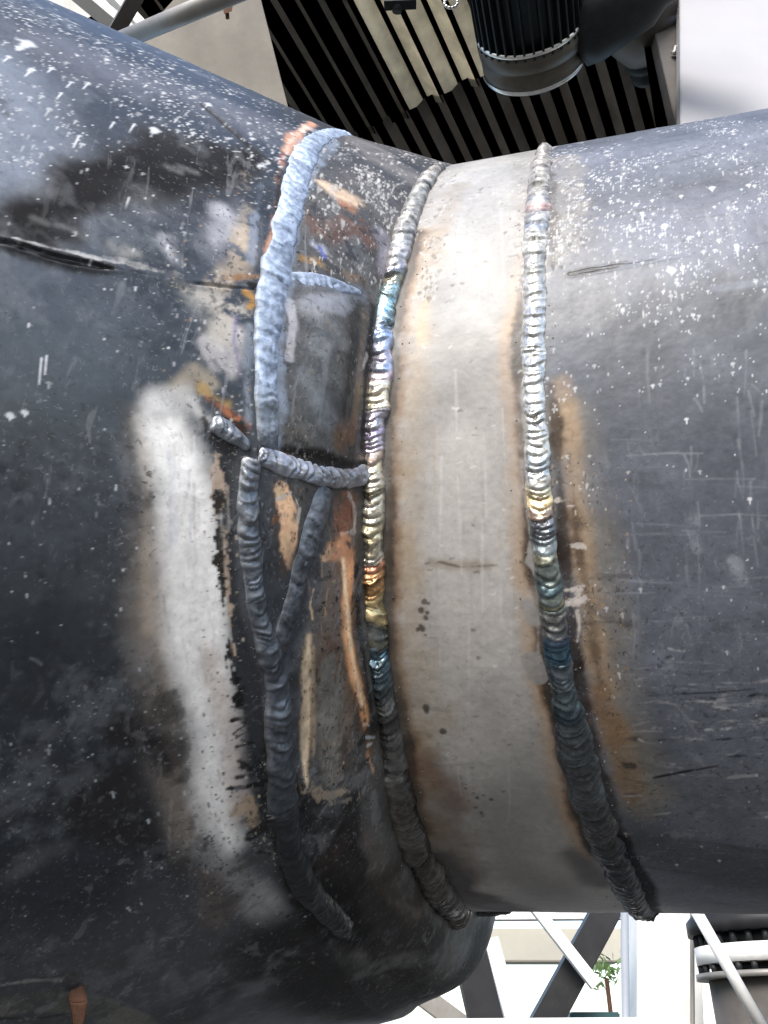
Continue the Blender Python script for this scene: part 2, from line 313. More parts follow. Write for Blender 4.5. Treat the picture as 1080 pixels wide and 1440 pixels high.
# black flux edge, flaking, between that strip and the weld
S([(322, 600, 22), (334, 660, 32), (336, 740, 30), (342, 830, 30), (352, 920, 30), (366, 1000, 30), (380, 1060, 26), (395, 1130, 32), (425, 1210, 34), (470, 1290, 40)], (.035, .036, .04), .98, 2.2, 7, 'm', [0, 1], w2=9, rough=.6)
S([(335, 660, 14), (342, 760, 12), (350, 850, 10)], (.12, .115, .11), .6, 10, 10, 'v', [0, 1], mott=.5)
S([(302, 640, 4), (305, 690, 6), (307, 730, 4), (320, 830, 5), (326, 880, 5), (331, 920, 4)], (.55, .42, .32), .9, 1.5, 4, 'f', L, w2=7)
S([(305, 700, 3), (310, 790, 4), (316, 860, 5), (322, 930, 5), (335, 990, 5)], (.012, .012, .012), .95, 1.4, 3, 'f', L, w2=9)
for k in range(26):
    y = random.uniform(980, 1290); x = 330 + (y - 980) * .2 + random.uniform(-8, 14) + max(0, y - 1180) * .3
    line(x - random.uniform(2, 16), y + random.uniform(-12, 12), x + 10, y + random.uniform(-6, 6), random.uniform(1, 3.2), (.015, .014, .014), .9, warp=3, wn='f', secs=L)
S([(316, 1110, 2), (345, 1106, 4), (372, 1100, 6)], (.012, .011, .011), .95, 1.5, 3, 'f', L)
S([(332, 1140, 6), (352, 1125, 8), (355, 1160, 8)], (.45, .33, .22), .8, 4, 8, 'f', L, w2=5)
S([(352, 1175, 10), (372, 1160, 10)], (.02, .018, .018), .95, 3, 5, 'f', [0, 1])
# rust colours round the little left bead
S([(285, 548, 10), (300, 560, 10), (320, 570, 10)], (.42, .27, .09), .9, 6, 8, 'm', L, w2=5)
S([(295, 560, 6), (315, 578, 9), (335, 590, 9), (345, 600, 6)], (.42, .13, .035), .9, 5, 6, 'm', L, w2=4, ero=.3)
S([(286, 590, 7), (300, 615, 8), (322, 632, 7), (350, 638, 5)], (.02, .018, .018), .9, 3, 5, 'f', L)
S([(318, 590, 4), (340, 606, 6)], (.05, .025, .018), .9, 4, 4, 'f', L)
for k in range(70):
    y = random.uniform(610, 1180); x = 262 + (y - 600) * .06 + random.gauss(0, 20); l_ = random.uniform(15, 90)
    line(x, y, x + random.uniform(-6, 8), y + l_, random.uniform(.6, 1.8), random.choice([(.95, .95, .96), (.42, .4, .39), (.6, .62, .68), (.5, .42, .36)]), random.uniform(.25, .6), secs=L, mott=.5, mn='f')
# pale lower-left scrape, dust
S([(10, 1235, 10), (55, 1205, 14), (92, 1190, 6)], (.1, .1, .105), .7, 12, 12, 'm', L, mott=.5, mn='f')
S([(130, 820, 30), (170, 790, 14)], (.1, .105, .11), .35, 20, 20, 'm', L, mott=.8, mn='f')
S([(-20, 1420, 30), (60, 1405, 26), (150, 1420, 24), (200, 1460, 30)], (.17, .165, .14), .9, 3, 7, 'm', L, rough=.7, w2=3, mott=.3)
S([(-20, 1430, 4), (60, 1432, 5), (120, 1420, 4)], (.04, .035, .03), .8, 3, 6, 'm', L)
S([(-20, 1390, 3), (50, 1378, 3), (86, 1376, 3)], (.3, .3, .28), .7, 2, 4, 'f', L)
S([(260, 1420, 30), (350, 1380, 30)], (.05, .052, .058), .6, 20, 30, 'm', L, mott=.6)

# ---- the fitting between the two welds
Wd = [1]
S([(500, 195, 26), (540, 225, 30), (580, 250, 26)], (.2, .185, .175), .9, 14, 14, 'm', Wd, mott=.4)
S([(500, 260, 30), (540, 300, 26), (560, 330, 20)], (.13, .115, .105), .8, 14, 14, 'm', Wd, mott=.5)
S([(430, 300, 14), (450, 325, 22), (500, 310, 22), (520, 340, 14)], (.16, .075, .045), .85, 10, 14, 'm', Wd, mott=.4, w2=4, ero=.3)
S([(452, 258, 10), (475, 272, 16), (500, 285, 10)], (.68, .52, .38), .95, 9, 10, 'm', Wd, w2=6, rough=.7, ero=.3)
S([(478, 285, 8), (492, 292, 8)], (.42, .2, .11), .8, 6, 8, 'm', Wd, w2=4)
S([(440, 345, 7), (452, 352, 9)], (.5, .52, .6), .7, 5, 6, 'm', Wd)
S([(450, 350, 3), (455, 362, 3)], (.12, .16, .5), .8, 2, 3, 'f', Wd)
S([(424, 366, 7), (448, 370, 8), (460, 384, 4)], (.33, .19, .06), .9, 5, 6, 'm', Wd)
S([(430, 383, 4), (450, 388, 3)], (.02, .015, .01), .9, 3, 4, 'f', Wd)
S([(480, 385, 8), (510, 395, 8)], (.22, .14, .08), .7, 6, 8, 'm', Wd)
S([(535, 330, 14), (545, 360, 14), (540, 390, 8)], (.36, .34, .4), .75, 8, 12, 'm', Wd, mott=.4)
S([(450, 460, 42), (440, 560, 36), (440, 620, 30)], (.1, .1, .1), .85, 14, 14, 'm', Wd, metal=.2)
S([(430, 440, 14), (450, 430, 14), (475, 425, 8)], (.36, .36, .38), .8, 8, 14, 'm', Wd, mott=.6, w2=6)
S([(440, 490, 14), (455, 470, 12), (480, 490, 8)], (.27, .28, .28), .7, 8, 16, 'm', Wd, mott=.6)
S([(470, 560, 10), (455, 600, 14), (460, 540, 8)], (.075, .078, .085), .7, 8, 12, 'm', Wd)
S([(425, 540, 10), (445, 590, 14)], (.21, .22, .235), .7, 10, 14, 'm', Wd, mott=.4)
S([(402, 430, 6), (408, 460, 4), (402, 505, 4)], (.5, .48, .5), .85, 3, 8, 'm', Wd, w2=4)
S([(498, 430, 12), (488, 500, 14), (478, 570, 14), (490, 640, 10)], (.05, .048, .045), .8, 9, 8, 'm', Wd)
S([(512, 440, 6), (503, 500, 7), (496, 560, 7), (488, 620, 7)], (.23, .155, .09), .85, 5, 6, 'm', Wd, mott=.3)
S([(470, 620, 16), (490, 600, 10)], (.18, .085, .04), .7, 10, 8, 'm', Wd)
S([(524, 430, 5), (516, 490, 6), (510, 560, 6), (506, 630, 6)], (.035, .028, .025), .9, 4, 4, 'f', [1])
S([(512, 500, 3), (507, 515, 3)], (.55, .5, .45), .8, 2, 3, 'f', Wd)
S([(390, 632, 8), (430, 640, 12), (470, 652, 10), (510, 655, 5)], (.018, .015, .013), .95, 5, 5, 'm', Wd)  # soot over the cross weld, the plate edge's shadow line painted in with it
S([(400, 600, 10), (420, 628, 8)], (.06, .055, .05), .7, 8, 8, 'm', Wd)
# lower plates
S([(370, 680, 26), (380, 780, 40), (390, 900, 40), (400, 1000, 30), (400, 1100, 40)], (.05, .055, .062), .9, 14, 12, 'm', Wd, rough=.45)
S([(440, 760, 24), (430, 830, 20), (415, 900, 16)], (.055, .06, .068), .9, 8, 8, 'm', Wd)
S([(490, 715, 26), (478, 800, 34), (472, 900, 40), (472, 1000, 40), (474, 1075, 30)], (.21, .135, .09), .85, 12, 12, 'm', Wd, mott=.3, w2=4)
S([(398, 690, 22), (404, 750, 20), (404, 800, 10)], (.12, .07, .045), .7, 9, 9, 'm', Wd, mott=.4, w2=4)
S([(480, 770, 22), (486, 830, 16), (490, 900, 16), (505, 980, 13), (520, 1060, 10)], (.2, .095, .045), .85, 10, 9, 'm', Wd, mott=.4, w2=4)
S([(434, 900, 12), (434, 1000, 12), (430, 1100, 10)], (.2, .13, .075), .8, 8, 7, 'm', Wd, mott=.4, w2=4)
S([(394, 690, 15), (403, 715, 19), (405, 745, 16), (403, 772, 12), (407, 795, 5)], (1.15, .7, .42), .97, 3.5, 7, 'm', Wd, w2=6, mott=.35, mn='f', rough=.55, metal=.3, ero=.3)
S([(390, 690, 8), (395, 702, 6)], (.68, .5, .3), .8, 4, 5, 'm', Wd)
S([(398, 755, 7), (404, 780, 5)], (.7, .5, .3), .7, 4, 5, 'f', Wd)
S([(410, 698, 3), (418, 715, 2.5), (414, 745, 2)], (.7, .64, .58), .85, 1.4, 5, 'f', Wd)
S([(388, 702, 3), (405, 694, 2)], (.5, .5, .5), .8, 1.5, 4, 'f', Wd)
S([(383, 735, 3), (386, 728, 4)], (.2, .08, .04), .8, 2, 3, 'f', Wd)
S([(484, 712, 24), (480, 735, 20)], (.3, .12, .07), .9, 6, 8, 'm', Wd, w2=5, ero=.3)
S([(490, 695, 3), (500, 715, 3), (498, 745, 2.5), (480, 752, 2.5)], (.66, .56, .5), .8, 1.5, 6, 'f', Wd)
S([(468, 775, 16), (484, 768, 20), (494, 795, 13), (491, 835, 8)], (.95, .46, .25), .97, 6, 8, 'm', Wd, w2=6, mott=.45, mn='m', rough=.5, metal=.35, ero=.3)
S([(455, 785, 6), (464, 775, 7)], (.66, .42, .27), .9, 3, 5, 'f', Wd)
S([(468, 800, 10), (462, 850, 20), (466, 920, 20), (470, 960, 12)], (.12, .075, .05), .9, 10, 10, 'm', Wd, mott=.3)
S([(490, 800, 11), (485, 850, 11), (487, 890, 10), (496, 940, 9), (508, 985, 8), (516, 1030, 5)], (1.05, .54, .26), .95, 6, 6, 'm', Wd, mott=.4, mn='v', metal=.3, rough=.45, ero=.3)
S([(482, 790, 5), (486, 840, 5), (490, 890, 5), (499, 945, 5), (509, 990, 4)], (1.3, .98, .66), .8, 5, 4, 'f', Wd)
S([(502, 800, 6), (503, 870, 6), (512, 930, 5), (522, 1000, 5)], (.03, .025, .023), .9, 4, 4, 'f', Wd)
S([(440, 830, 2.5), (436, 850, 3), (438, 870, 2.5)], (.7, .5, .3), .85, 1.5, 5, 'f', Wd)
S([(434, 895, 7), (432, 940, 9), (432, 985, 8), (430, 1030, 8), (428, 1075, 8), (431, 1105, 6)], (1.2, .92, .62), .95, 5, 5, 'm', Wd, w2=4, mott=.4, mn='v', rough=.45, metal=.25, ero=.3)
S([(440, 910, 4), (440, 980, 4), (441, 1060, 4)], (.4, .3, .2), .8, 4, 3, 'm', Wd)
S([(462, 940, 18), (468, 1000, 26), (465, 1060, 26), (470, 1090, 16)], (.3, .28, .245), .92, 10, 8, 'm', Wd, metal=.55, rough=.4)
S([(455, 1000, 6), (460, 1060, 8)], (.3, .29, .26), .7, 9, 8, 'm', Wd, metal=.5)
S([(505, 1045, 8), (525, 1020, 12)], (.03, .03, .03), .9, 4, 8, 'm', Wd)
for x, y in ((515, 1020), (523, 1038), (520, 1049)): line(x - random.uniform(3, 9), y + random.uniform(-3, 3), x + random.uniform(3, 8), y + random.uniform(-3, 4), random.uniform(1, 2), (.6, .6, .6), .8, secs=Wd, warp=3, wn='f')
S([(516, 1060, 5), (524, 1085, 5)], (.5, .3, .17), .85, 4, 5, 'm', Wd)
S([(470, 1080, 10), (500, 1060, 12)], (.06, .06, .055), .7, 8, 14, 'm', Wd)
S([(410, 1120, 30), (460, 1150, 36), (500, 1120, 16), (470, 1220, 50), (520, 1290, 50), (600, 1350, 50)], (.026, .024, .024), .95, 9, 12, 'm', [0, 1], rough=.6)
S([(400, 700, 10), (408, 740, 9)], (1.0, .66, .4), .6, 8, 8, 'm', Wd, mott=.6, mn='f')
S([(430, 1108, 5), (455, 1118, 5), (490, 1112, 3)], (.42, .33, .24), .8, 3, 8, 'f', Wd, w2=5)
S([(465, 1130, 4), (490, 1125, 4)], (.3, .26, .2), .7, 3, 8, 'f', Wd)
S([(525, 1115, 8), (528, 1150, 9)], (.2, .2, .2), .9, 3, 5, 'f', Wd, w2=4, metal=.3)
S([(515, 1180, 14), (535, 1220, 14), (555, 1260, 16), (590, 1290, 12)], (.13, .1, .075), .8, 8, 14, 'm', Wd, mott=.5, w2=6)
S([(560, 1270, 5), (590, 1285, 5)], (.32, .28, .24), .8, 3, 9, 'f', Wd, mott=.4)
S([(440, 1230, 20), (480, 1190, 12)], (.045, .03, .025), .7, 10, 10, 'm', Wd)
S([(500, 1370, 14), (560, 1350, 14), (620, 1340, 12)], (.12, .115, .11), .7, 8, 18, 'm', [0, 1], mott=.7, mn='f')

for k in range(46):
    y = random.uniform(700, 1090); x = 430 + random.random() * 80; l_ = random.uniform(8, 50)
    line(x, y, x + random.uniform(-8, 8), y + l_, random.uniform(.5, 1.5), random.choice([(.6, .42, .28), (.03, .025, .022), (.4, .38, .35), (.25, .12, .06)]), random.uniform(.3, .75), secs=Wd, warp=2.5, wn='f', mott=.5, mn='f')
# ---- the bare ring
Rg = [2]
S([(680, 250, 60), (660, 330, 44), (650, 420, 44)], (.37, .365, .36), .9, 24, 10, 'm', Rg, rough=.62)
S([(652, 640, 50), (660, 780, 60), (680, 900, 50)], (.47, .45, .43), .75, 24, 18, 'm', Rg, mott=.3)
for dx, r_, col, so_, wp in ((48, 18, (.4, .31, .21), 18, 16), (30, 9, (.24, .15, .09), 7, 9), (22, 9, (.03, .024, .02), 5, 7)):
    S([(x + dx * (.8 if y < 430 else 1), y, r_) for x, y, _ in W_MID if 300 < y < 1200], col, .75 if dx > 40 else .92, so_, wp, 'm', Rg, mott=.6 if dx > 40 else .3, w2=4)
for dx, r_, col, so_ in ((-34, 14, (.4, .27, .16), 9), (-25, 7, (.14, .08, .045), 4), (-20, 7, (.03, .024, .02), 3)):
    S([(x + dx * min(1, .55 + (y - 240) / 600), y, r_ * min(1, .05 + max(0, y - 330) / 330)) for x, y, _ in W_RIGHT if 340 < y < 1210], col, .7 if dx < -30 else .9, so_ * 1.3, 8, 'm', Rg, mott=.35, w2=3)
S([(755, 215, 26), (742, 260, 14), (738, 330, 10)], (.3, .28, .26), .8, 8, 10, 'm', Rg, w2=8, mott=.5, mn='f')
S([(640, 262, 16), (622, 310, 12), (605, 370, 10)], (.32, .28, .24), .75, 8, 10, 'm', Rg, w2=8, mott=.5, mn='f')
S([(600, 420, 8), (592, 480, 8)], (.55, .42, .28), .6, 6, 6, 'm', Rg)
for y0, y1, r_, col, a_ in ((930, 1010, 30, (.33, .27, .19), .6), (1080, 1130, 24, (.13, .055, .03), .7), (1140, 1250, 40, (.11, .075, .05), .75)):
    S([(588 + (y0 - 900) * .12, y0, r_), (605 + (y1 - 900) * .14, y1, r_)], col, a_, 22, 18, 'm', Rg, mott=.3)
S([(620, 1210, 26), (660, 1260, 36), (720, 1280, 30)], (.045, .04, .038), .85, 16, 16, 'm', Rg)
S([(700, 1150, 30), (730, 1230, 34), (790, 1260, 30)], (.22, .215, .205), .6, 22, 12, 'm', Rg)
S([(842, 1240, 24), (800, 1200, 14)], (.05, .05, .055), .7, 14, 10, 'm', Rg)
for x, y, r_ in ((597, 846, 4), (592, 858, 4), (598, 868, 3), (595, 884, 4.5), (602, 848, 2), (590, 880, 3), (589, 885, 4), (602, 862, 2), (598, 893, 2), (598, 995, 6), (622, 1028, 5), (600, 1000, 5), (665, 1115, 3), (672, 1122, 3), (668, 1136, 4), (676, 1144, 4), (680, 1118, 2), (692, 1124, 2.5), (660, 1126, 2), (655, 1108, 2.5)):
    S([(x, y, r_)], (.05, .035, .025), .85, 1.6, 2.5, 'f', Rg)
S([(605, 790, 5), (640, 796, 5), (690, 795, 2)], (.2, .15, .1), .55, 6, 6, 'm', Rg)
S([(615, 790, 1.2), (650, 797, 1.4), (700, 795, .8)], (.06, .04, .03), .7, 1.4, 2, 'f', Rg)
for k in range(50):
    y = random.uniform(250, 1100); x = random.uniform(600, 735) + (y - 900) * .1 * (y > 900); l_ = random.uniform(20, 140)
    line(x, y, x + random.uniform(-5, 6), y + l_, random.uniform(.6, 2.2), random.choice([(.7, .69, .68), (.28, .26, .24), (.36, .3, .24)]), random.uniform(.15, .4), secs=Rg, mott=.5, mn='v')
for k in range(60):
    x = random.uniform(590, 730); y = random.uniform(260, 1150); l_ = random.uniform(2, 9)
    line(x, y, x + l_, y + random.uniform(-2, 1), random.uniform(.5, 1.2), (.06, .045, .04) if random.random() < .7 else (.7, .68, .65), .6, secs=Rg)
for pts in ([(740, 690, 5), (746, 740, 4), (752, 760, 7), (748, 790, 6), (756, 815, 2)], [(742, 850, 12), (752, 868, 12)], [(748, 930, 14), (756, 950, 12)], [(757, 820, 2), (758, 930, 2)]):
    S(pts, (.3, .29, .28), .85, 1.8, 5, 'm', Rg, w2=3)

# ---- right pipe
Rt = [3]
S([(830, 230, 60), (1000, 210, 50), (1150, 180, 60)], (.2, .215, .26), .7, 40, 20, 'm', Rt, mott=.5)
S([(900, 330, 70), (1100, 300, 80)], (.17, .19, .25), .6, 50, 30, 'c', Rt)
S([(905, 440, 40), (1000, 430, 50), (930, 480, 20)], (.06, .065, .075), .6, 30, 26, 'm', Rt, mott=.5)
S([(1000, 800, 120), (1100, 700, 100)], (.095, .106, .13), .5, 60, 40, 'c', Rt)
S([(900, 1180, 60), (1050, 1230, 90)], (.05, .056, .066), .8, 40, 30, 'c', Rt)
S([(790, 225, 26), (795, 290, 28), (795, 350, 22)], (.3, .285, .27), .85, 12, 16, 'm', Rt, w2=10, mott=.5, mn='f')
S([(772, 240, 8), (776, 330, 8), (780, 370, 8)], (.06, .05, .045), .7, 5, 8, 'f', Rt, mott=.5, mn='f')
for pts, r_, col, a_, so_ in (
    ([(790, 590), (800, 640), (830, 760), (850, 880), (868, 1000), (905, 1120)], 34, (.25, .22, .175), .7, 22),
    ([(786, 540), (795, 600), (808, 690), (820, 800), (835, 900), (856, 1000), (888, 1110)], 17, (.4, .28, .175), .85, 9),
    ([(845, 980), (868, 1050), (890, 1120)], 16, (.21, .11, .05), .8, 9),
    ([(799, 640), (806, 700), (810, 740), (816, 790)], 5, (.07, .04, .025), .85, 4),
    ([(818, 790), (828, 850), (838, 920), (846, 960)], 5, (.1, .06, .035), .7, 5),
    ([(826, 850), (845, 868), (870, 876), (890, 878)], 3, (.07, .06, .055), .8, 4),
    ([(775, 540), (781, 610), (788, 690), (793, 760), (798, 820), (806, 900), (814, 960), (835, 1050), (858, 1120), (880, 1190)], 9, (.028, .02, .017), .95, 3.5),
    ([(870, 1060), (888, 1090), (902, 1140)], 20, (.19, .165, .12), .5, 14)):
    S([(x, y, r_) for x, y in pts], col, a_, so_ * 1.3, 9, 'm', Rt, rough=.5, metal=.15, mott=.4, w2=3)
S([(870, 1180, 12), (905, 1240, 12), (920, 1285, 14)], (.018, .02, .028), .9, 5, 6, 'm', Rt)
S([(878, 1075, 5), (890, 1078, 5)], (.03, .025, .02), .8, 3, 5, 'f', Rt)
for x, y in ((805, 828), (812, 844), (802, 850), (806, 712), (812, 770), (795, 705)): S([(x - 8, y, 2.5), (x + 10, y - 2, 2)], (.66, .6, .56), .8, 1.5, 5, 'f', Rt, w2=3)
S([(812, 858, 1.5), (816, 880, 1.8), (812, 902, 1.2)], (.7, .66, .62), .85, 1.2, 2, 'f', Rt)
# seam soot
S([(800, 385, 5), (850, 378, 4), (880, 368, 2)], (.07, .065, .065), .8, 3, 5, 'f', Rt)
S([(1000, 405, 4), (1080, 395, 4)], (.2, .22, .27), .5, 4, 5, 'm', Rt)
# scuffs and scratches on the right pipe
PALE = (.34, .36, .4)
for k in range(46):
    x = random.choice([random.uniform(960, 985), random.uniform(1030, 1060), random.uniform(880, 900), random.uniform(870, 1080)]); y = random.uniform(480, 920); l_ = random.uniform(10, 80)
    line(x, y, x + random.uniform(-4, 12), y + l_, random.uniform(.6, 1.6), PALE, random.uniform(.15, .55), secs=Rt, mott=.6, mn='f')
for k in range(40):
    x = random.uniform(850, 1060); y = random.choice([random.uniform(735, 760), random.uniform(815, 835), random.uniform(930, 950), random.uniform(500, 900)]); l_ = random.uniform(20, 110)
    line(x, y, x + l_, y + random.uniform(-5, 8), random.uniform(.5, 1.3), PALE, random.uniform(.15, .5), secs=Rt, mott=.6, mn='f')
S([(1035, 790, 7), (1045, 815, 5)], PALE, .5, 4, 8, 'v', Rt, mott=.9, mn='f')
S([(975, 730, 5), (980, 770, 5)], PALE, .5, 4, 8, 'v', Rt, mott=.9, mn='f')
for k in range(120):
    x = random.uniform(870, 1085); y = random.gauss(1000, 35) if k < 80 else random.uniform(950, 1200); l_ = random.uniform(6, 50)
    line(x, y, x + l_, y + random.uniform(-6, 5), random.uniform(.5, 1.8), random.choice([(.5, .5, .52), (.3, .31, .33), (.015, .016, .02)]), random.uniform(.3, .85), secs=Rt, mott=.7, mn='f', warp=3, wn='f')
S([(900, 1060, 16), (1000, 1090, 40), (1070, 1080, 40)], (.16, .165, .18), .6, 20, 20, 'h', Rt, mott=1., mn='h')
line(960, 975, 1060, 968, 1.5, (.02, .02, .025), .9, secs=Rt); line(920, 1094, 1010, 1076, 2.2, (.012, .012, .015), .95, secs=Rt)
for k in range(40):
    x = random.uniform(0, 300); y = random.uniform(430, 1250); l_ = random.uniform(4, 22)
    line(x, y, x + l_ * random.uniform(-.3, 1), y + l_ * random.uniform(-.2, .6), random.uniform(.5, 1.4), (.3, .32, .35), random.uniform(.2, .6), secs=L, mott=.4, mn='f')

w1 = SEC == 1; COL[w1] *= np.clip(1.12 + .3 * nF + .25 * nM, .4, 1.8)[w1][:, None]
S([(380, 1330, 60), (480, 1400, 60), (590, 1400, 50), (680, 1330, 40)], (.022, .021, .021), .92, 30, 20, 'm', [0, 1], rough=.7)  # underside shade painted in as a dark, low-gloss coat
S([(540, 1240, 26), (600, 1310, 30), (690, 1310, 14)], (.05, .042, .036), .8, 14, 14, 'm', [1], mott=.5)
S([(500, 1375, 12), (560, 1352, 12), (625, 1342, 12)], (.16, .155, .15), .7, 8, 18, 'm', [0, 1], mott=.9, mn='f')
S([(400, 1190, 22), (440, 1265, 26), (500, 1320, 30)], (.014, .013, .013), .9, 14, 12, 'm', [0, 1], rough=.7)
# smears of weld colour beside the beads, rubbed patches
def along(route, dx, r_, y0, y1): return [(x + dx, y, r_) for x, y, *_ in route if y0 <= y <= y1]
S(along(W_UP, 4, 20, 180, 640), (.34, .4, .5), .75, 5, 9, 'm', [0, 1], w2=6, mott=.5, mn='f')
S(along(W_STUB, 0, 13, 0, 999), (.24, .27, .33), .6, 6, 9, 'm', [1], w2=6, mott=.5, mn='f')
S([(430, 425, 8), (470, 432, 9), (490, 422, 7)], (.36, .38, .44), .6, 6, 12, 'm', [1], w2=6, mott=.5, mn='f')
S(along(W_LOW, 0, 22, 640, 1170), (.07, .078, .092), .7, 6, 8, 'm', [0, 1], mott=.4, rough=.4)
S(along(W_VEE, 0, 23, 680, 940), (.06, .07, .084), .75, 5, 6, 'm', [1], mott=.3, rough=.4)
S(along(W_CROSS, 0, 18, 0, 999), (.05, .05, .055), .6, 5, 7, 'm', [0, 1], mott=.3)
m_ = np.isin(SEC, (0, 1)); k_ = np.clip((nMb * .9 + nF * .5 - .28) * 2.2, 0, 1) * .3 * m_; COL += k_[:, None] * (np.array([.2, .21, .225], np.float32) - COL) * (COL.max(1) < .25)[:, None]
k_ = np.clip((nM * .8 + nF2 * .5 - nMb * .3 - .3) * 2.4, 0, 1) * .55 * m_ * np.where(COL.max(1) > .4, .3, 1); COL *= (1 - k_)[:, None]
ME[SEC == 2] = np.clip(.06 + .12 * nMb + .1 * nV, 0, .3)[SEC == 2]; RO[SEC == 2] = np.clip(.56 + .12 * nM + .1 * nV, .3, .7)[SEC == 2]; COL[SEC == 2] *= (1 + .14 * nV + .07 * nMb)[SEC == 2][:, None]; COL[SEC == 3] *= (1 + .12 * nV + .1 * nMb)[SEC == 3][:, None]
# ---- splashes of white paint, drop by drop
off_r = [off0[k] for k in range(4)]
DTH = th[1] - th[0]
def splat(i, wid, lng, col, a=.9):
    """one drop with a run below it; wid, lng in metres"""
    s = SEC[i]; nr, nc = shp[s]; k = i - off0[s]; r0, c0 = divmod(int(k), nc)
    if r0 < 3 or r0 > NF - 4: return
    rr = R1 if s == 0 else R2 if s > 1 else .37
    dv = (th[r0 + 1] - th[r0]) * rr; nb = min(c0 + 1, nc - 1); du = max(2e-4, np.linalg.norm(P[off0[s] + r0 * nc + nb] - P[off0[s] + r0 * nc + max(nb - 1, 0)]))
    hr = int(lng / dv) + 2; hu = int(wid / dv) + 2; hc = int(wid / du) + 2
    ra, rb = max(0, r0 - hr), min(NF - 1, r0 + hu); ca, cb = max(0, c0 - hc), min(nc, c0 + hc + 1)
    rI, cI = np.meshgrid(np.arange(ra, rb), np.arange(ca, cb), indexing='ij')
    I = off0[s] + rI * nc + cI
    dy = (rI - r0) * dv; dx = (cI - c0) * du
    below = np.clip(-dy / max(lng, 1e-6), 0, 1); ww = wid * np.where(dy < 0, 1 - .74 * below ** .8, 1)
    e = np.sqrt((dx / ww) ** 2 + (np.where(dy > 0, dy / wid, dy / lng * .8)) ** 2) + .45 * nF2[I]
    al = ((1 - sstep(.55, 1.15, e)) * a).astype(np.float32)
    COL[I] += al[..., None] * (np.asarray(col, np.float32) - COL[I]); RO[I] += al * (.6 - RO[I]); ME[I] *= (1 - al)
WHT = (.62, .63, .66)
def spray(n, dens, smin, smax, stretch, secs_, a=(.5, .95), col=WHT, box=(-20, -20, 1100, 1300), pick=None):
    k = 0; tries = 0
    while k < n and tries < n * 16:
        tries += 1; x = random.uniform(box[0], box[2]); y = random.uniform(box[1], box[3])
        if random.random() > dens(x, y): continue
        i = hit(x, y)
        if SEC[i] not in secs_ or abs(PXY[i, 0] - x) + abs(PXY[i, 1] - y) > 4: continue
        if random.random() > np.clip(.55 + 1.1 * nM[i] + .5 * nMb[i], .08, 1): continue
        s = smin * (smax / smin) ** (random.random() ** 2.2) * P[i, 2] / FPX; st = random.uniform(*stretch)
        f = random.uniform(.75, 1.1); col = random.choice(pick) if pick else col
        splat(i, s, s * st, tuple(min(.8, c * f) for c in col), random.uniform(*a)); k += 1
def topL(x, y): return 165 * x / 430 - 10 + 0 * y          # upper edge of the left pipe
def dL(x, y):
    d = y - (x * .42 - 25)
    if x > 450 or d < -10: return 0
    if d < 110: return .95 * (1 - .4 * d / 110)
    if d < 250: return .3 if x < 130 else .07
    return .02 if d < 500 else .006
spray(3800, dL, .8, 4.2, (1, 2.2), (0,))
spray(60, lambda x, y: dL(x, y) * (1 if y > x * .42 + 60 else .1), 1.6, 4.5, (3, 8), (0,))
spray(60, lambda x, y: .2 if x < 300 and 430 < y < 1200 else 0, 1.0, 3.2, (.7, 1.6), (0,))
spray(620, lambda x, y: 1 if y < 250 + (x - 440) * .5 else .25, 1.1, 4.2, (1, 4.5), (1,), col=(.56, .54, .52), box=(430, 165, 640, 400))
spray(260, lambda x, y: .8 if (x < 650 - (y - 230) * .2 or x > 728) else .06, 1.0, 3.2, (1, 3), (2,), col=(.55, .54, .52), box=(580, 200, 780, 420))
spray(220, lambda x, y: .8 if (x < 650 - (y - 230) * .2 or x > 728) else .04, 1.2, 4.5, (1, 2), (2,), a=(.3, .7), box=(580, 200, 780, 420), pick=[(.1, .09, .085), (.2, .18, .17), (.15, .12, .1)])
# chips, spatter and soot flecks about the welds
spray(420, lambda x, y: 1, .8, 3.4, (.8, 2), (1,), a=(.3, .9), box=(370, 430, 525, 660), pick=[(.32, .32, .33), (.2, .2, .2), (.03, .028, .026), (.04, .04, .04), (.24, .17, .1)])
spray(420, lambda x, y: 1, .7, 2.8, (.8, 2.4), (1,), a=(.3, .9), box=(370, 680, 530, 1110), pick=[(.5, .34, .2), (.35, .2, .1), (.03, .028, .026), (.03, .03, .034), (.14, .08, .05), (.2, .2, .2)])
spray(320, lambda x, y: 1, .9, 4, (.8, 1.6), (0, 1), a=(.3, .85), box=(360, 1100, 720, 1400), pick=[(.2, .18, .16), (.12, .1, .08), (.02, .02, .02), (.3, .28, .25), (.015, .015, .015)])
spray(300, lambda x, y: 1, .7, 3, (.8, 2), (0,), a=(.4, .95), box=(285, 620, 380, 1260), pick=[(.02, .02, .02), (.5, .42, .34), (.2, .19, .18), (.03, .03, .03)])
spray(160, lambda x, y: 1, .7, 2.6, (.8, 2), (0,), a=(.3, .8), box=(230, 230, 380, 620), pick=[(.6, .56, .5), (.03, .03, .03), (.45, .3, .16), (.3, .32, .38), (.7, .68, .66)])
spray(220, lambda x, y: 1 if random.random() < .5 else 0, .7, 2.6, (.8, 1.8), (0,), a=(.3, .8), box=(0, 420, 230, 1250), pick=[(.2, .22, .24), (.012, .012, .013), (.015, .015, .018), (.4, .42, .44)])
spray(240, lambda x, y: 1, .8, 3, (.8, 3), (3,), a=(.3, .9), box=(770, 640, 890, 1180), pick=[(.6, .56, .5), (.03, .025, .02), (.35, .22, .12), (.05, .04, .035)])
def dR(x, y):
    d = y - (232 - (x - 640) * .18)
    if d < 0: return .3
    if d < 150: return .95 - .3 * d / 150
    if d < 280: return .4
    return .1 if d < 400 else .012
spray(4200, dR, .8, 3.4, (1, 2), (3,))
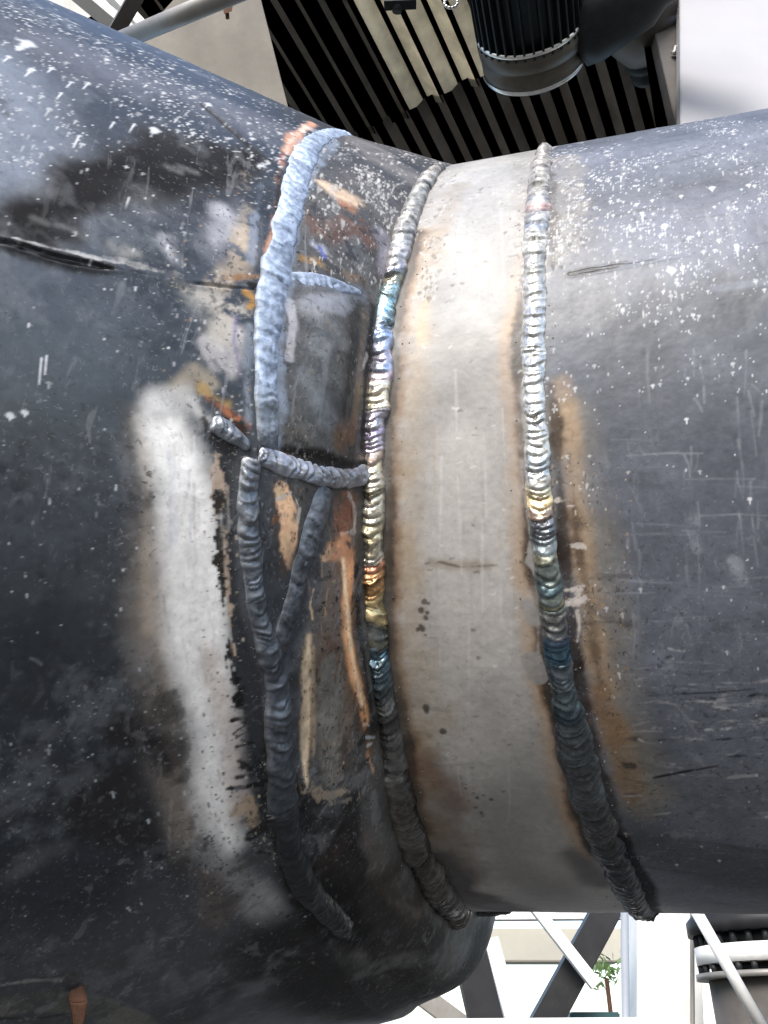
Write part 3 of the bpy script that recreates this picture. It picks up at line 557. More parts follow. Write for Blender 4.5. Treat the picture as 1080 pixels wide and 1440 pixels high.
spray(70, lambda x, y: dR(x, y) if y < 620 else 0, 1.2, 3.4, (3, 9), (3,))
spray(260, lambda x, y: .9 if x < 830 else .3, 1.2, 3.5, (1, 3), (3,), col=(.6, .58, .54), box=(765, 190, 860, 390))
spray(200, lambda x, y: 1, 1.0, 4, (1, 3), (3,), a=(.3, .8), box=(765, 200, 835, 390), pick=[(.07, .065, .06), (.14, .13, .12), (.2, .18, .17)])
for x, y, w_, l_ in ((37, 60, 14, 38), (44, 98, 5, 26), (218, 184, 9, 16), (187, 175, 4, 22), (14, 78, 4, 18), (72, 95, 4, 14), (100, 115, 3, 16), (126, 116, 4, 18), (112, 190, 3, 26), (85, 130, 3, 14), (160, 172, 2.5, 18), (292, 148, 6, 12), (207, 120, 3, 12), (60, 505, 3, 36), (66, 500, 2, 26), (12, 585, 7, 6), (36, 583, 6, 5), (945, 380, 8, 10), (960, 376, 4, 9), (905, 300, 4, 20), (935, 318, 6, 8), (1035, 345, 4, 18), (1000, 265, 5, 8), (965, 590, 3, 6)):
    i = hit(x, y); k = P[i, 2] / FPX; splat(i, w_ * k, l_ * k, (.66, .68, .72), .97)
COL *= .64; np.clip(COL, .004, .85, out=COL); np.clip(RO, .18, .95, out=RO); np.clip(ME, 0, 1, out=ME)
SPC[SEC == 3] *= .6; SPC[SEC == 2] = .35
GR = np.where(SEC == 2, .35, 1.).astype(np.float32); COL *= np.clip(1 + GR * (.16 * nM + .12 * nF + .1 * nF2), .4, 1.6)[:, None]

GRIT = np.array([.75, 1., .22, .55], np.float32)[SEC] * np.clip(.75 + .8 * nC_ + .4 * nM, .1, 1.4) * np.where(COL.max(1) > .36, .35, 1)
# ---- long seams: low ridges with a groove; gentle waviness everywhere
def ridge(pts, wpx, h, groove=0, jag=1.):
    ids = [hit(x, y) for x, y in pts]; X = P[ids]
    lo = X.min(0) - .03 - wpx * .0012; hi = X.max(0) + .03 + wpx * .0012; I = np.nonzero(act & ((P > lo) & (P < hi)).all(1))[0]
    d = np.full(len(I), 9.); Q = P[I] + N[I] * 0
    for j in range(len(X) - 1):
        ab = X[j + 1] - X[j]; t = np.clip(((Q - X[j]) @ ab) / (ab @ ab), 0, 1); d = np.minimum(d, np.linalg.norm(Q - X[j] - t[:, None] * ab, axis=1))
    d = d / .0006 + jag * (2.5 * nM[I] + .8 * nF[I])
    HT[I] += (h * np.exp(-(d / wpx) ** 2) - groove * np.exp(-(d / (wpx * .3)) ** 2)) * (1 + .9 * jag * nMb[I])
ridge([(-60, 328), (20, 345), (80, 362), (140, 376), (200, 385), (260, 397), (320, 405), (368, 410)], 5, .0009, .0016)
ridge([(285, 148), (340, 196), (392, 238)], 6, .0008, .002)
ridge([(800, 386), (860, 376), (930, 364), (1010, 354), (1090, 342)], 3.5, .0003, .0005)
ridge([(458, 470), (455, 530), (450, 585)], 46, .007, jag=0)
ridge([(402, 690), (406, 760)], 18, .002, jag=.2)
HT += .0006 * nC_ + .00025 * nM + .00008 * nF
Pd = P + N * HT[:, None]

def steel_material():
    m = bpy.data.materials.new('scorched_painted_steel'); m.use_nodes = True; n = m.node_tree.nodes; l = m.node_tree.links; b = n['Principled BSDF']
    ac = n.new('ShaderNodeAttribute'); ac.attribute_name = 'coat'; ar = n.new('ShaderNodeAttribute'); ar.attribute_name = 'surface'
    sp = n.new('ShaderNodeSeparateColor'); l.new(ar.outputs['Color'], sp.inputs[0])
    tc = n.new('ShaderNodeTexCoord')
    no = n.new('ShaderNodeTexNoise'); no.inputs['Scale'].default_value = 260; no.inputs['Detail'].default_value = 5; no.inputs['Roughness'].default_value = .7
    l.new(tc.outputs['Object'], no.inputs[0])
    mr = n.new('ShaderNodeMapRange'); mr.inputs[1].default_value = .3; mr.inputs[2].default_value = .7; mr.inputs[3].default_value = .88; mr.inputs[4].default_value = 1.12
    l.new(no.outputs[0], mr.inputs[0]); mx = n.new('ShaderNodeMix'); mx.data_type = 'RGBA'; mx.blend_type = 'MULTIPLY'; mx.inputs[0].default_value = 1
    l.new(ac.outputs['Color'], mx.inputs[6]); l.new(mr.outputs[0], mx.inputs[7]); cur = mx.outputs[2]
    def flecks(scale, lo, hi, col, amt, cur, seed, stretch=(1, 1, 1)):
        mp = n.new('ShaderNodeMapping'); mp.inputs['Scale'].default_value = stretch; mp.inputs['Location'].default_value = (seed, seed * 1.7, 0); l.new(tc.outputs['Object'], mp.inputs[0])
        q = n.new('ShaderNodeTexNoise'); q.inputs['Scale'].default_value = scale; q.inputs['Detail'].default_value = 4; q.inputs['Roughness'].default_value = .6; q.inputs['Distortion'].default_value = .6; l.new(mp.outputs[0], q.inputs[0])
        g = n.new('ShaderNodeMapRange'); g.inputs[1].default_value = lo; g.inputs[2].default_value = hi; l.new(q.outputs[0], g.inputs[0])
        u = n.new('ShaderNodeMath'); u.operation = 'MULTIPLY'; l.new(g.outputs[0], u.inputs[0]); l.new(ac.outputs['Alpha'], u.inputs[1])
        u2 = n.new('ShaderNodeMath'); u2.operation = 'MULTIPLY'; l.new(u.outputs[0], u2.inputs[0]); u2.inputs[1].default_value = amt
        x = n.new('ShaderNodeMix'); x.data_type = 'RGBA'; l.new(u2.outputs[0], x.inputs[0]); l.new(cur, x.inputs[6]); x.inputs[7].default_value = (*col, 1); return x.outputs[2]
    cur = flecks(420, .6, .66, (.3, .3, .3), .3, cur, 0); cur = flecks(330, .41, .35, (.012, .011, .011), .75, cur, 3.1)
    cur = flecks(90, .6, .66, (.22, .22, .23), .35, cur, 5.3, (1, 1, .12)); cur = flecks(70, .41, .34, (.02, .019, .019), .6, cur, 8.3, (.15, 1, 1))
    l.new(cur, b.inputs['Base Color'])
    ma = n.new('ShaderNodeMath'); ma.operation = 'MULTIPLY_ADD'; l.new(no.outputs[0], ma.inputs[0]); ma.inputs[1].default_value = .22; 
    m2 = n.new('ShaderNodeMath'); m2.operation = 'SUBTRACT'; l.new(sp.outputs[0], m2.inputs[0]); m2.inputs[1].default_value = .11; l.new(m2.outputs[0], ma.inputs[2])
    l.new(ma.outputs[0], b.inputs['Roughness']); l.new(sp.outputs[1], b.inputs['Metallic'])
    bp = n.new('ShaderNodeBump'); bp.inputs['Strength'].default_value = .1; bp.inputs['Distance'].default_value = .0008
    n3 = n.new('ShaderNodeTexNoise'); n3.inputs['Scale'].default_value = 120; n3.inputs['Detail'].default_value = 6; l.new(tc.outputs['Object'], n3.inputs[0])
    l.new(n3.outputs[0], bp.inputs['Height']); l.new(bp.outputs[0], b.inputs['Normal'])
    l.new(sp.outputs[2], b.inputs['Specular IOR Level'])
    return m
M['steel'] = steel_material()

ROOT = wpt(A + TC * D2 * .4); ROOT[2] -= R2
pipe = empty('welded_pipe', ROOT, 'large dark grey steel pipe with weld beads, scorch marks and white paint splashes', 'pipe')
rootv = np.array(ROOT)
def attrs(me, col, ro, met, spc=.5, grit=1.):
    c = me.color_attributes.new('coat', 'FLOAT_COLOR', 'POINT'); a = np.ones((len(col), 4), np.float32); a[:, :3] = col; a[:, 3] = grit; c.data.foreach_set('color', a.ravel())
    c = me.color_attributes.new('surface', 'FLOAT_COLOR', 'POINT'); a = np.zeros((len(col), 4), np.float32); a[:, 0] = ro; a[:, 1] = met; a[:, 2] = spc; a[:, 3] = 1; c.data.foreach_set('color', a.ravel())
def quads_mesh(name, V, F):
    me = bpy.data.meshes.new(name); me.vertices.add(len(V)); me.vertices.foreach_set('co', np.ascontiguousarray(V, np.float32).ravel())
    F = np.ascontiguousarray(F, np.int32); me.loops.add(F.size); me.loops.foreach_set('vertex_index', F.ravel())
    me.polygons.add(len(F)); me.polygons.foreach_set('loop_start', np.arange(0, F.size, 4, dtype=np.int32)); me.polygons.foreach_set('loop_total', np.full(len(F), 4, np.int32))
    me.polygons.foreach_set('use_smooth', np.ones(len(F), bool)); me.update(calc_edges=True); return me
def inpoly(x, y, poly):
    c = np.zeros(len(x), bool); j = len(poly) - 1
    for i in range(len(poly)):
        xi, yi = poly[i][:2]; xj, yj = poly[j][:2]; t = ((yi > y) != (yj > y)) & (x < (xj - xi) * (y - yi) / (yj - yi + 1e-9) + xi); c ^= t; j = i
    return c
def section(k, name, label=None, keep=None, mesh_only=False):
    nr, nc = shp[k]; r = np.arange(nr); c = np.arange(nc - 1); a = (r[:, None] * nc + c).ravel(); bq = (((r + 1) % nr)[:, None] * nc + c).ravel()
    F = np.stack([a, a + 1, bq + 1, bq], 1); o = off0[k]
    if keep is not None:
        F = F[keep(PXY[o + F].mean(1), front[o + F].all(1))]
    u, inv = np.unique(F, return_inverse=True); F = inv.reshape(F.shape)
    ids = o + u; V = wpt(Pd[ids]) - rootv
    f0 = F[len(F) // 2]; nn = np.cross(V[f0[1]] - V[f0[0]], V[f0[2]] - V[f0[0]]); Nw = N[ids[f0[0]]]; Nw = Nw[0] * RIGHT + Nw[1] * UP + Nw[2] * FWD
    if nn @ Nw < 0: F = F[:, ::-1]
    me = quads_mesh(name, V, F); attrs(me, COL[ids], RO[ids], ME[ids], SPC[ids], GRIT[ids]); ob = link(name, me, M['steel'], pipe)
    if label: ob['label'] = label
    return ob
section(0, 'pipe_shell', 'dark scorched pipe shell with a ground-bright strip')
upper = [(560, 120), (640, 230)] + [(x, y) for x, y, _ in W_MID if y < 665] + [(x, y) for x, y, _ in W_CROSS[::-1]] + [(x, y) for x, y, _ in W_UP[::-1]] + [(380, 120)]
wedge = [(x, y) for x, y, _ in W_CROSS if x < 458] + [(x, y) for x, y, _ in W_VEE] + [(x, y) for x, y, _ in W_LOW[::-1] if y < 920]
def k_up(p, f): return f & inpoly(p[:, 0], p[:, 1], upper)
def k_wd(p, f): return f & inpoly(p[:, 0], p[:, 1], wedge) & ~inpoly(p[:, 0], p[:, 1], upper)
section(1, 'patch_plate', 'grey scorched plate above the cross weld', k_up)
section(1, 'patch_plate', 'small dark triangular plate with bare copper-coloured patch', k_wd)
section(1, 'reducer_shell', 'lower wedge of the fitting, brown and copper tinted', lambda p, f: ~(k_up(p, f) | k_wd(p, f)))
section(2, 'pipe_ring', 'bare pale steel ring between the two long welds')
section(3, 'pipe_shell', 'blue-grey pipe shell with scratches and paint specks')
# closed far ends, well outside the picture
for nm, c_, d_, r_ in (('end_plate', B - 1.5 * D1, -D1, R1), ('end_plate', A + 1.3 * D2, D2, R2)):
    dw = d_[0] * RIGHT + d_[1] * UP + d_[2] * FWD
    MB().lathe(wpt(c_) - dw * .002, dw, [(0, r_ * 1.005), (.012, r_ * 1.005)], 96).done(nm, M['darkgrey'], pipe)

# ------------------------------------------------------------------ weld beads
def weld_material():
    m = bpy.data.materials.new('weld_metal'); m.use_nodes = True; n = m.node_tree.nodes; l = m.node_tree.links; b = n['Principled BSDF']
    ac = n.new('ShaderNodeAttribute'); ac.attribute_name = 'coat'; ar = n.new('ShaderNodeAttribute'); ar.attribute_name = 'surface'
    sp = n.new('ShaderNodeSeparateColor'); l.new(ar.outputs['Color'], sp.inputs[0]); l.new(sp.outputs[0], b.inputs['Roughness']); l.new(sp.outputs[1], b.inputs['Metallic'])
    tc = n.new('ShaderNodeTexCoord'); no = n.new('ShaderNodeTexNoise'); no.inputs['Scale'].default_value = 300; no.inputs['Detail'].default_value = 5; l.new(tc.outputs['Object'], no.inputs[0])
    mr = n.new('ShaderNodeMapRange'); mr.inputs[1].default_value = .3; mr.inputs[2].default_value = .7; mr.inputs[3].default_value = .65; mr.inputs[4].default_value = 1.3; l.new(no.outputs[0], mr.inputs[0])
    mx = n.new('ShaderNodeMix'); mx.data_type = 'RGBA'; mx.blend_type = 'MULTIPLY'; mx.inputs[0].default_value = 1; l.new(ac.outputs['Color'], mx.inputs[6]); l.new(mr.outputs[0], mx.inputs[7]); l.new(mx.outputs[2], b.inputs['Base Color'])
    bp = n.new('ShaderNodeBump'); bp.inputs['Strength'].default_value = .3; bp.inputs['Distance'].default_value = .001; l.new(no.outputs[0], bp.inputs['Height']); l.new(bp.outputs[0], b.inputs['Normal'])
    return m
M['weld'] = weld_material()
def catmull(X, per):
    out = []; n = len(X)
    for j in range(n - 1):
        p0, p1, p2, p3 = X[max(j - 1, 0)], X[j], X[j + 1], X[min(j + 2, n - 1)]
        for t in np.linspace(0, 1, per, endpoint=False):
            out.append(.5 * ((2 * p1) + (p2 - p0) * t + (2 * p0 - 5 * p1 + 4 * p2 - p3) * t * t + (3 * p1 - p0 - 3 * p2 + p3) * t ** 3))
    out.append(X[-1]); return np.array(out)
def bead(route, label, pal, pitch=8.5, amp=.0016, height=.28, rip=1., seed=0, rough=.3, metal=.75, chev=.75, jit=.35, lift0=0., dusty=None):
    """pal: (y in photograph or None, colours...) bands along the bead"""
    rs = np.random.default_rng(seed + 5)
    ids = [hit(x, y) for x, y, _ in route]; X = P[ids]; wd = np.array([q[2] for q in route]) / 2 * X[:, 2] / FPX
    px = np.array([q[:2] for q in route], float)
    C4 = catmull(np.concatenate([X, wd[:, None], px], 1), 40)
    seg = np.linalg.norm(np.diff(C4[:, :3], axis=0), axis=1); s = np.concatenate([[0], np.cumsum(seg)]); total = s[-1]
    step = .00075; ns = int(total / step) + 2; ss = np.linspace(0, total, ns)
    Q = np.stack([np.interp(ss, s, C4[:, k]) for k in range(6)], 1); cen = Q[:, :3].copy(); wv_ = Q[:, 3]; py = Q[:, 5]
    nn = np.zeros_like(cen)
    for i in range(ns):
        idx = kd3.find(cen[i])[1]; nn[i] = N[idx]; cen[i] -= ((cen[i] - Pd[idx]) @ nn[i]) * nn[i]
    ker = np.ones(9) / 9
    for k in range(3):
        pad = np.pad(nn[:, k], 4, 'edge'); nn[:, k] = np.convolve(pad, ker, 'valid'); pad = np.pad(cen[:, k], 4, 'edge'); cen[:, k] = np.convolve(pad, ker, 'valid')
    tg = np.gradient(cen, axis=0); tg /= np.linalg.norm(tg, axis=1, keepdims=True); side = np.cross(tg, nn); side /= np.linalg.norm(side, axis=1, keepdims=True)
    # ripple phase with uneven spacing
    pit = pitch * .00062; bounds = [0.]
    while bounds[-1] < total + .05: bounds.append(bounds[-1] + pit * float(np.clip(1 + jit * rs.standard_normal(), .45, 1.7)))
    bounds = np.array(bounds); nb = len(bounds); lift = rs.standard_normal(nb) * .5; wide = 1.22 + .04 * rs.standard_normal(nb); shift = .04 * rs.standard_normal(nb)
    v = np.linspace(-1, 1, 25); cv = np.cumsum(rs.standard_normal(ns)) * .0; 
    SS = ss[:, None] + chev * wv_[:, None] * (v[None, :] ** 2) * 1.
    ev = fbm(cen, 70, 3, 700 + seed); ev2 = fbm(cen, 70, 3, 720 + seed); base3 = cen[:, None, :] + side[:, None, :] * (v[None, :] * wv_[:, None])[..., None]
    SS = SS + pitch * .0006 * (.55 * fbm(base3.reshape(-1, 3), 110, 2, 740 + seed)).reshape(SS.shape)
    SS = np.clip(SS + .006, 0, total + .04)
    kI = np.clip(np.searchsorted(bounds, SS) - 1, 0, nb - 2); fr_ = (SS - bounds[kI]) / (bounds[kI + 1] - bounds[kI])
    endt = np.minimum(1, np.minimum(ss, total - ss) / np.maximum(wv_, .004)); endt = np.sqrt(np.clip(1 - (1 - endt) ** 2, 0, 1))[:, None]
    kc = np.clip(np.searchsorted(bounds, ss) - 1, 0, nb - 1)
    sm = lambda a: np.convolve(np.pad(a, 3, 'edge'), np.ones(7) / 7, 'valid')
    W = wv_ * sm(wide[kc]); sh = sm(shift[kc]) * wv_
    ripv = (np.interp(py, [q[0] for q in rip], [q[1] for q in rip]) if isinstance(rip, list) else np.full(ns, rip))[:, None] * (.75 + .6 * np.abs(lift[kI]))
    prof = np.clip(1 - np.abs(v) ** 2.1, 0, 1) ** .85
    G = cen[:, None, :] + side[:, None, :] * ((v[None, :] * W[:, None] * (.35 + .65 * endt) * np.where(v[None, :] < 0, 1 + .2 * ev[:, None], 1 + .2 * ev2[:, None])) + sh[:, None])[..., None]
    saw = np.where(fr_ < .8, fr_ / .8, (1 - fr_) / .2) - .45
    hh = (prof[None, :] * W[:, None] * height * 2 * endt) + ripv * amp * (saw + .55 * lift[kI]) * np.clip(prof, .0, 1)[None, :] * endt - .0014 * (np.abs(v)[None, :] > .98)
    fl = G.reshape(-1, 3); hh = hh + (min(.0009, .0036 * height) * fbm(fl, 100, 4, 300 + seed) + .00025 * fbm(fl, 300, 2, 330 + seed)).reshape(hh.shape) * (.3 + prof[None, :])
    hh = hh + lift0 * endt * (np.abs(v)[None, :] < .99)
    G = G + nn[:, None, :] * hh[..., None]
    # colour by ripple
    ys = np.array([p[0] for p in pal], float); nb_ = len(pal)
    bc = np.zeros((nb, 3)); by = np.interp(bounds, ss, py)
    for k in range(nb):
        j = int(np.clip(np.searchsorted(ys, by[k] + rs.normal(0, 5)) - 1, 0, nb_ - 1)); cs = pal[j][1:]; bc[k] = np.array(cs[rs.integers(len(cs))]) * (1 + .15 * rs.standard_normal())
    bs = bc.copy()
    for k in range(2): bs[1:-1] = .25 * bs[:-2] + .5 * bs[1:-1] + .25 * bs[2:]
    bc = np.clip(.45 * bc + .55 * bs, .01, .9); gm = fbm(base3.reshape(-1, 3), 45, 3, 760 + seed).reshape(SS.shape)[..., None]; nx = np.clip(kI + 3, 0, nb - 1); cc = bc[kI] * (1 - .5 * np.clip(gm + .3, 0, 1)) + bc[nx] * .5 * np.clip(gm + .3, 0, 1); cc = cc * (.62 + .5 * np.clip(fr_ * 1.3, 0, 1))[..., None]
    g = fbm(fl, 60, 3, 400 + seed).reshape(hh.shape); cc = cc * (1 + .25 * g[..., None])
    dk = sstep(.9, 1., np.abs(v))[None, :, None] * .6; cc = cc * (1 - dk) + np.array([.03, .026, .024]) * dk
    ro = np.clip(rough + .12 * g + .25 * sstep(.7, 1, np.abs(v))[None, :], .12, .9); dull = dusty(py)[:, None] if dusty else np.zeros((ns, 1)); ro = np.clip(ro + .3 * dull, .12, .9); cc = cc * (1 - .8 * dull[..., None]) + .8 * dull[..., None] * np.array([.15, .145, .14]) * (1 + 1.5 * fbm(fl, 200, 3, 800 + seed).reshape(hh.shape)[..., None]); me_ = (1 - .8 * dull) * np.clip(metal * (1 - .6 * sstep(.7, 1, np.abs(v)))[None, :] + 0 * g, 0, 1)
    nv = len(v); a = (np.arange(ns - 1)[:, None] * nv + np.arange(nv - 1)).ravel(); F = np.stack([a, a + 1, a + nv + 1, a + nv], 1)
    V = wpt(G.reshape(-1, 3)) - rootv
    f0 = F[len(F) // 2]; nrm_ = np.cross(V[f0[1]] - V[f0[0]], V[f0[2]] - V[f0[0]]); q = nn[ns // 2]; qw = q[0] * RIGHT + q[1] * UP + q[2] * FWD
    if nrm_ @ qw < 0: F = F[:, ::-1]
    me = quads_mesh('weld_bead', V, F); attrs(me, np.clip(cc, .005, .9).reshape(-1, 3), ro.ravel(), me_.ravel()); o = link('weld_bead', me, M['weld'], pipe); o['label'] = label
    return o
PB = (.3, .36, .47); PB2 = (.26, .31, .4); SIL = (.5, .5, .5); DK = (.05, .055, .065); SLT = (.095, .107, .125); SL2 = (.165, .178, .2)
GOLD = (.62, .48, .24); CRM = (.72, .64, .46); STR = (.66, .58, .4); BLU = (.26, .38, .56); CYA = (.38, .58, .66); PUR = (.4, .34, .52); PNK = (.56, .42, .5); BRZ = (.4, .22, .1); TEAL = (.05, .1, .13); OLV = (.25, .22, .13)
bead(W_UP, 'broad pale blue-grey weld bead down the upper left of the plate', [(0, PB, PB2), (230, PB, PB2), (560, PB2, (.3, .34, .4)), (610, SLT, SL2)], 14, .0007, .12, .9, 1, .5, .2, .4)
bead(W_STUB, 'short pale blue-grey weld stub running right', [(0, PB, PB2), ], 12, .0007, .1, 1, 2, .5, .2, .4)
bead(W_LEFT, 'stubby grey weld bead beside the rust patch', [(0, SL2, (.3, .32, .35)), ], 9, .0012, .22, 1, 3, .35, .5)
bead(W_CROSS, 'silver-grey rippled weld bead crossing under the plate', [(0, (.3, .31, .35), (.25, .26, .3), (.38, .39, .43)), ], 9, .0018, .22, 1, 4, .33, .6)
bead(W_LOW, 'dark slate weld bead down the lower left, fading into soot', [(0, SL2, (.26, .27, .3)), (700, SLT, SL2), (800, SLT, (.16, .17, .19)), (880, DK, SLT), (960, (.09, .1, .12), SLT), (1080, DK, (.06, .07, .08)), (1160, (.022, .025, .03), (.018, .02, .024)), (1230, (.012, .012, .013), (.016, .016, .018))], 8.5, .0014, .21, [(1040, 1), (1130, .45), (1200, .15)], 5, .38, .5, jit=.45)
bead(W_VEE, 'smooth dark weld bead slanting to form a V', [(0, (.1, .115, .135), SLT), (740, DK, (.08, .09, .105)), (800, (.07, .085, .1), (.09, .1, .12)), (870, DK, (.06, .065, .075))], 13, .0008, .17, 1, 6, .42, .4)
bead(W_MID, lift0=.0025, height=.32, label='long middle weld bead with rainbow and straw heat colours', pal=[(0, SIL, (.35, .33, .3)), (280, (.2, .28, .36), SIL), (300, SIL, (.5, .52, .56), (.1, .1, .1)), (370, CYA, SIL, (.55, .5, .6)), (400, DK, OLV), (432, CYA, (.5, .62, .66)), (470, BLU, CYA), (490, PUR, PNK, BLU), (545, CRM, STR, (.75, .7, .6)), (590, CRM, SIL), (615, PUR, (.45, .4, .5), SIL), (655, STR, (.5, .36, .3)), (690, (.45, .42, .36), STR, OLV), (730, STR, (.3, .28, .22)), (790, (.3, .29, .26), OLV, (.48, .45, .38)), (815, (.5, .16, .08), BRZ), (835, BRZ, GOLD), (860, GOLD, OLV), (890, (.1, .12, .13), TEAL), (905, OLV, GOLD), (925, TEAL, (.13, .15, .17)), (960, TEAL, (.04, .05, .06)), (985, (.28, .29, .28), TEAL), (1015, (.03, .03, .03), BRZ), (1035, (.1, .1, .1), (.14, .135, .13)), (1120, (.07, .065, .06), (.11, .1, .09)), (1200, (.09, .08, .07), (.05, .045, .04))], pitch=6.5, amp=.0015, jit=.5, dusty=lambda y: 1 - sstep(270, 420, y), rip=[(1000, 1), (1060, .4), (1200, .3)], seed=7, rough=.26, metal=.75)
bead(W_RIGHT, 'long right weld bead, straw-coloured above and blue-black below', [(0, (.4, .38, .36), (.28, .26, .25)), (285, (.12, .2, .34), SIL, (.1, .1, .12)), (300, (.5, .25, .25), SIL), (320, (.1, .2, .4), SIL), (340, SIL, (.55, .55, .52)), (660, SIL, (.5, .54, .58)), (700, CRM, STR, GOLD), (730, (.55, .42, .36), SIL), (750, (.2, .22, .26), SL2), (778, (.5, .6, .66), SIL), (792, TEAL, OLV, (.14, .17, .17)), (850, OLV, SIL, (.1, .13, .14)), (880, SIL, (.2, .2, .2)), (895, (.03, .06, .12), TEAL), (950, TEAL, (.05, .07, .09)), (968, BRZ, SIL), (980, TEAL, (.1, .12, .13)), (1040, (.1, .115, .125), (.06, .065, .07)), (1150, (.08, .075, .075), (.05, .05, .05)), (1200, (.06, .06, .07), (.035, .037, .045))], 6.5, .0015, .27, [(200, .8), (985, 1), (1040, .6), (1150, .35)], 8, .26, .75, jit=.5, dusty=lambda y: .85 * (1 - sstep(280, 480, y)))

rs_ = np.random.default_rng(77); Vs = []; Fs = []
for route, n_ in ((W_MID, 150), (W_RIGHT, 130), (W_LOW, 90), (W_CROSS, 40), (W_UP, 50), (W_VEE, 30)):
    for k in range(n_):
        j = rs_.integers(len(route) - 1); t = rs_.random(); x = route[j][0] * (1 - t) + route[j + 1][0] * t + rs_.choice([-1, 1]) * (route[j][2] * .5 + abs(rs_.normal(0, 16))); y = route[j][1] * (1 - t) + route[j + 1][1] * t
        i = hit(x, y); r_ = rs_.uniform(.5, 1.1) * rs_.uniform(.8, 1.6) * P[i, 2] / FPX; c = Pd[i]; nn_ = N[i]; a_ = unit(np.cross(nn_, (.3, .9, .2))); b_ = np.cross(nn_, a_); o_ = len(Vs)
        for ring_, (hh_, rr_) in enumerate(((-.3, 1.), (.45, .85), (.85, .45))):
            for q in range(6): Vs.append(c + nn_ * hh_ * r_ + (a_ * math.cos(q * 1.0472 + ring_ * .5) + b_ * math.sin(q * 1.0472 + ring_ * .5)) * rr_ * r_)
        for ring_ in (0, 1):
            for q in range(6): Fs.append((o_ + ring_ * 6 + q, o_ + ring_ * 6 + (q + 1) % 6, o_ + ring_ * 6 + 6 + (q + 1) % 6, o_ + ring_ * 6 + 6 + q))
        Fs.append((o_ + 12, o_ + 13, o_ + 14, o_ + 15)); Fs.append((o_ + 12, o_ + 15, o_ + 16, o_ + 17))
M['spatter'] = mat_plain('weld_spatter', (.12, .115, .11), .4, .6, .6, 200)
sp_ = quads_mesh('weld_spatter', wpt(np.array(Vs)) - rootv, np.array(Fs)); o = link('weld_spatter', sp_, M['spatter'], pipe); o['kind'] = 'stuff'
# slag lumps at the lower ends of the long welds, a rusty lug low on the left pipe
def lump(name, x, y, r, mat, label, squash=(1, 1, 1), amp=.3, seed=0):
    i = hit(x, y); c = wpt(Pd[i]) - rootv; k = P[i, 2] / FPX; bm = bmesh.new(); bmesh.ops.create_icosphere(bm, subdivisions=4, radius=1)
    Vv = np.array([v.co[:] for v in bm.verts]); nz = fbm(Vv + seed * 3.7, 1.3, 4, 500 + seed); Vv = Vv * (1 + amp * nz[:, None]) * np.array(squash) * r * k + c
    for v, p in zip(bm.verts, Vv): v.co = p
    for f in bm.faces: f.smooth = True
    me = bpy.data.meshes.new(name); bm.to_mesh(me); bm.free(); o = link(name, me, mat, pipe)
    if label: o['label'] = label
    return o
M['slag'] = mat_plain('glassy_slag', (.03, .03, .032), .22, .4, .5, 160, bump=.5)
lump('slag_lump', 908, 1284, 12, M['slag'], 'glossy black slag drip hanging off the right weld', (1.2, 1, .9), .5, 1)
lump('slag_lump', 893, 1268, 10, M['slag'], None, (1.3, 1, .7), .5, 2)
lump('slag_lump', 672, 1282, 11, M['slag'], 'glossy black slag at the end of the middle weld', (2.2, 1, .5), .6, 3)
lump('slag_lump', 700, 1283, 9, M['slag'], None, (1.8, 1, .5), .6, 4)
lump('slag_lump', 378, 1150, 7, M['slag'], 'small black slag blob on the left weld', (1.4, 1, .7), .5, 5)
i0 = hit(105, 1392); pL = wpt(Pd[i0]); kL = P[i0, 2] / FPX; nL = N[i0]; nLw = nL[0] * RIGHT + nL[1] * UP + nL[2] * FWD
pts = [(-11, 6), (14, 8), (12, -12), (6, -30), (3, -55), (-3, -55), (-5, -28), (-8, -10)]
bm = bmesh.new(); fa = [bm.verts.new(pL - rootv + (RIGHT * a + UP * b) * kL + nLw * .009) for a, b in pts]; fb = [bm.verts.new(pL - rootv + (RIGHT * a + UP * b) * kL - nLw * .006) for a, b in pts]
bm.faces.new(fa); bm.faces.new(fb[::-1])
for k in range(len(pts)): bm.faces.new((fa[k], fb[k], fb[(k + 1) % len(pts)], fa[(k + 1) % len(pts)]))
bmesh.ops.recalc_face_normals(bm, faces=bm.faces); bmesh.ops.bevel(bm, geom=bm.edges[:], offset=.001, segments=2, affect='EDGES')
me = bpy.data.meshes.new('lug'); bm.to_mesh(me); bm.free(); o = link('lug', me, M['rust'], pipe); o['label'] = 'rusty torn lug hanging low on the left'

# ------------------------------------------------------------------ roof deck overhead, ribs running away to the right
HR = 4.2; RD = unit((710, 1415, 0)); RX = np.array([RD[1], -RD[0], 0])
roof = empty('roof', (0, 3, 1.5 + HR), 'ribbed metal roof deck seen from below, above the pipe', 'roof')
def deck(x0, x1, t0, t1, mat, z=0., pitch=.17, web=.3):
    """trapezoid ribs; x across the ribs and t along them from the point above the eye"""
    prof = []; x = x0; depth = web * pitch * .95
    while x < x1 - 1e-6:
        for a, b in ((0, 0), (.5 - web, 0), (.5, 1), (.99 - web, 1)): prof.append((x + a * pitch, b * depth))
        x += pitch
    prof.append((x, 0)); bm = bmesh.new(); o0 = CAM + np.array([0, 0, HR + z]); rows = []
    for t in (t0, t1): rows.append([bm.verts.new(o0 + RX * a + RD * t + np.array([0, 0, b]) - np.array(roof.location)) for a, b in prof])
    for k in range(len(prof) - 1): bm.faces.new((rows[0][k], rows[0][k + 1], rows[1][k + 1], rows[1][k]))
    geo = bmesh.ops.solidify(bm, geom=bm.faces[:], thickness=.004)
    me = bpy.data.meshes.new('roof_sheet'); bm.to_mesh(me); bm.free(); return link('roof_sheet', me, mat, roof)
def rc(x, y):  # (across, along) of a photograph point on the deck
    p = at_h(x, y, HR) - CAM; return p @ RX, p @ RD

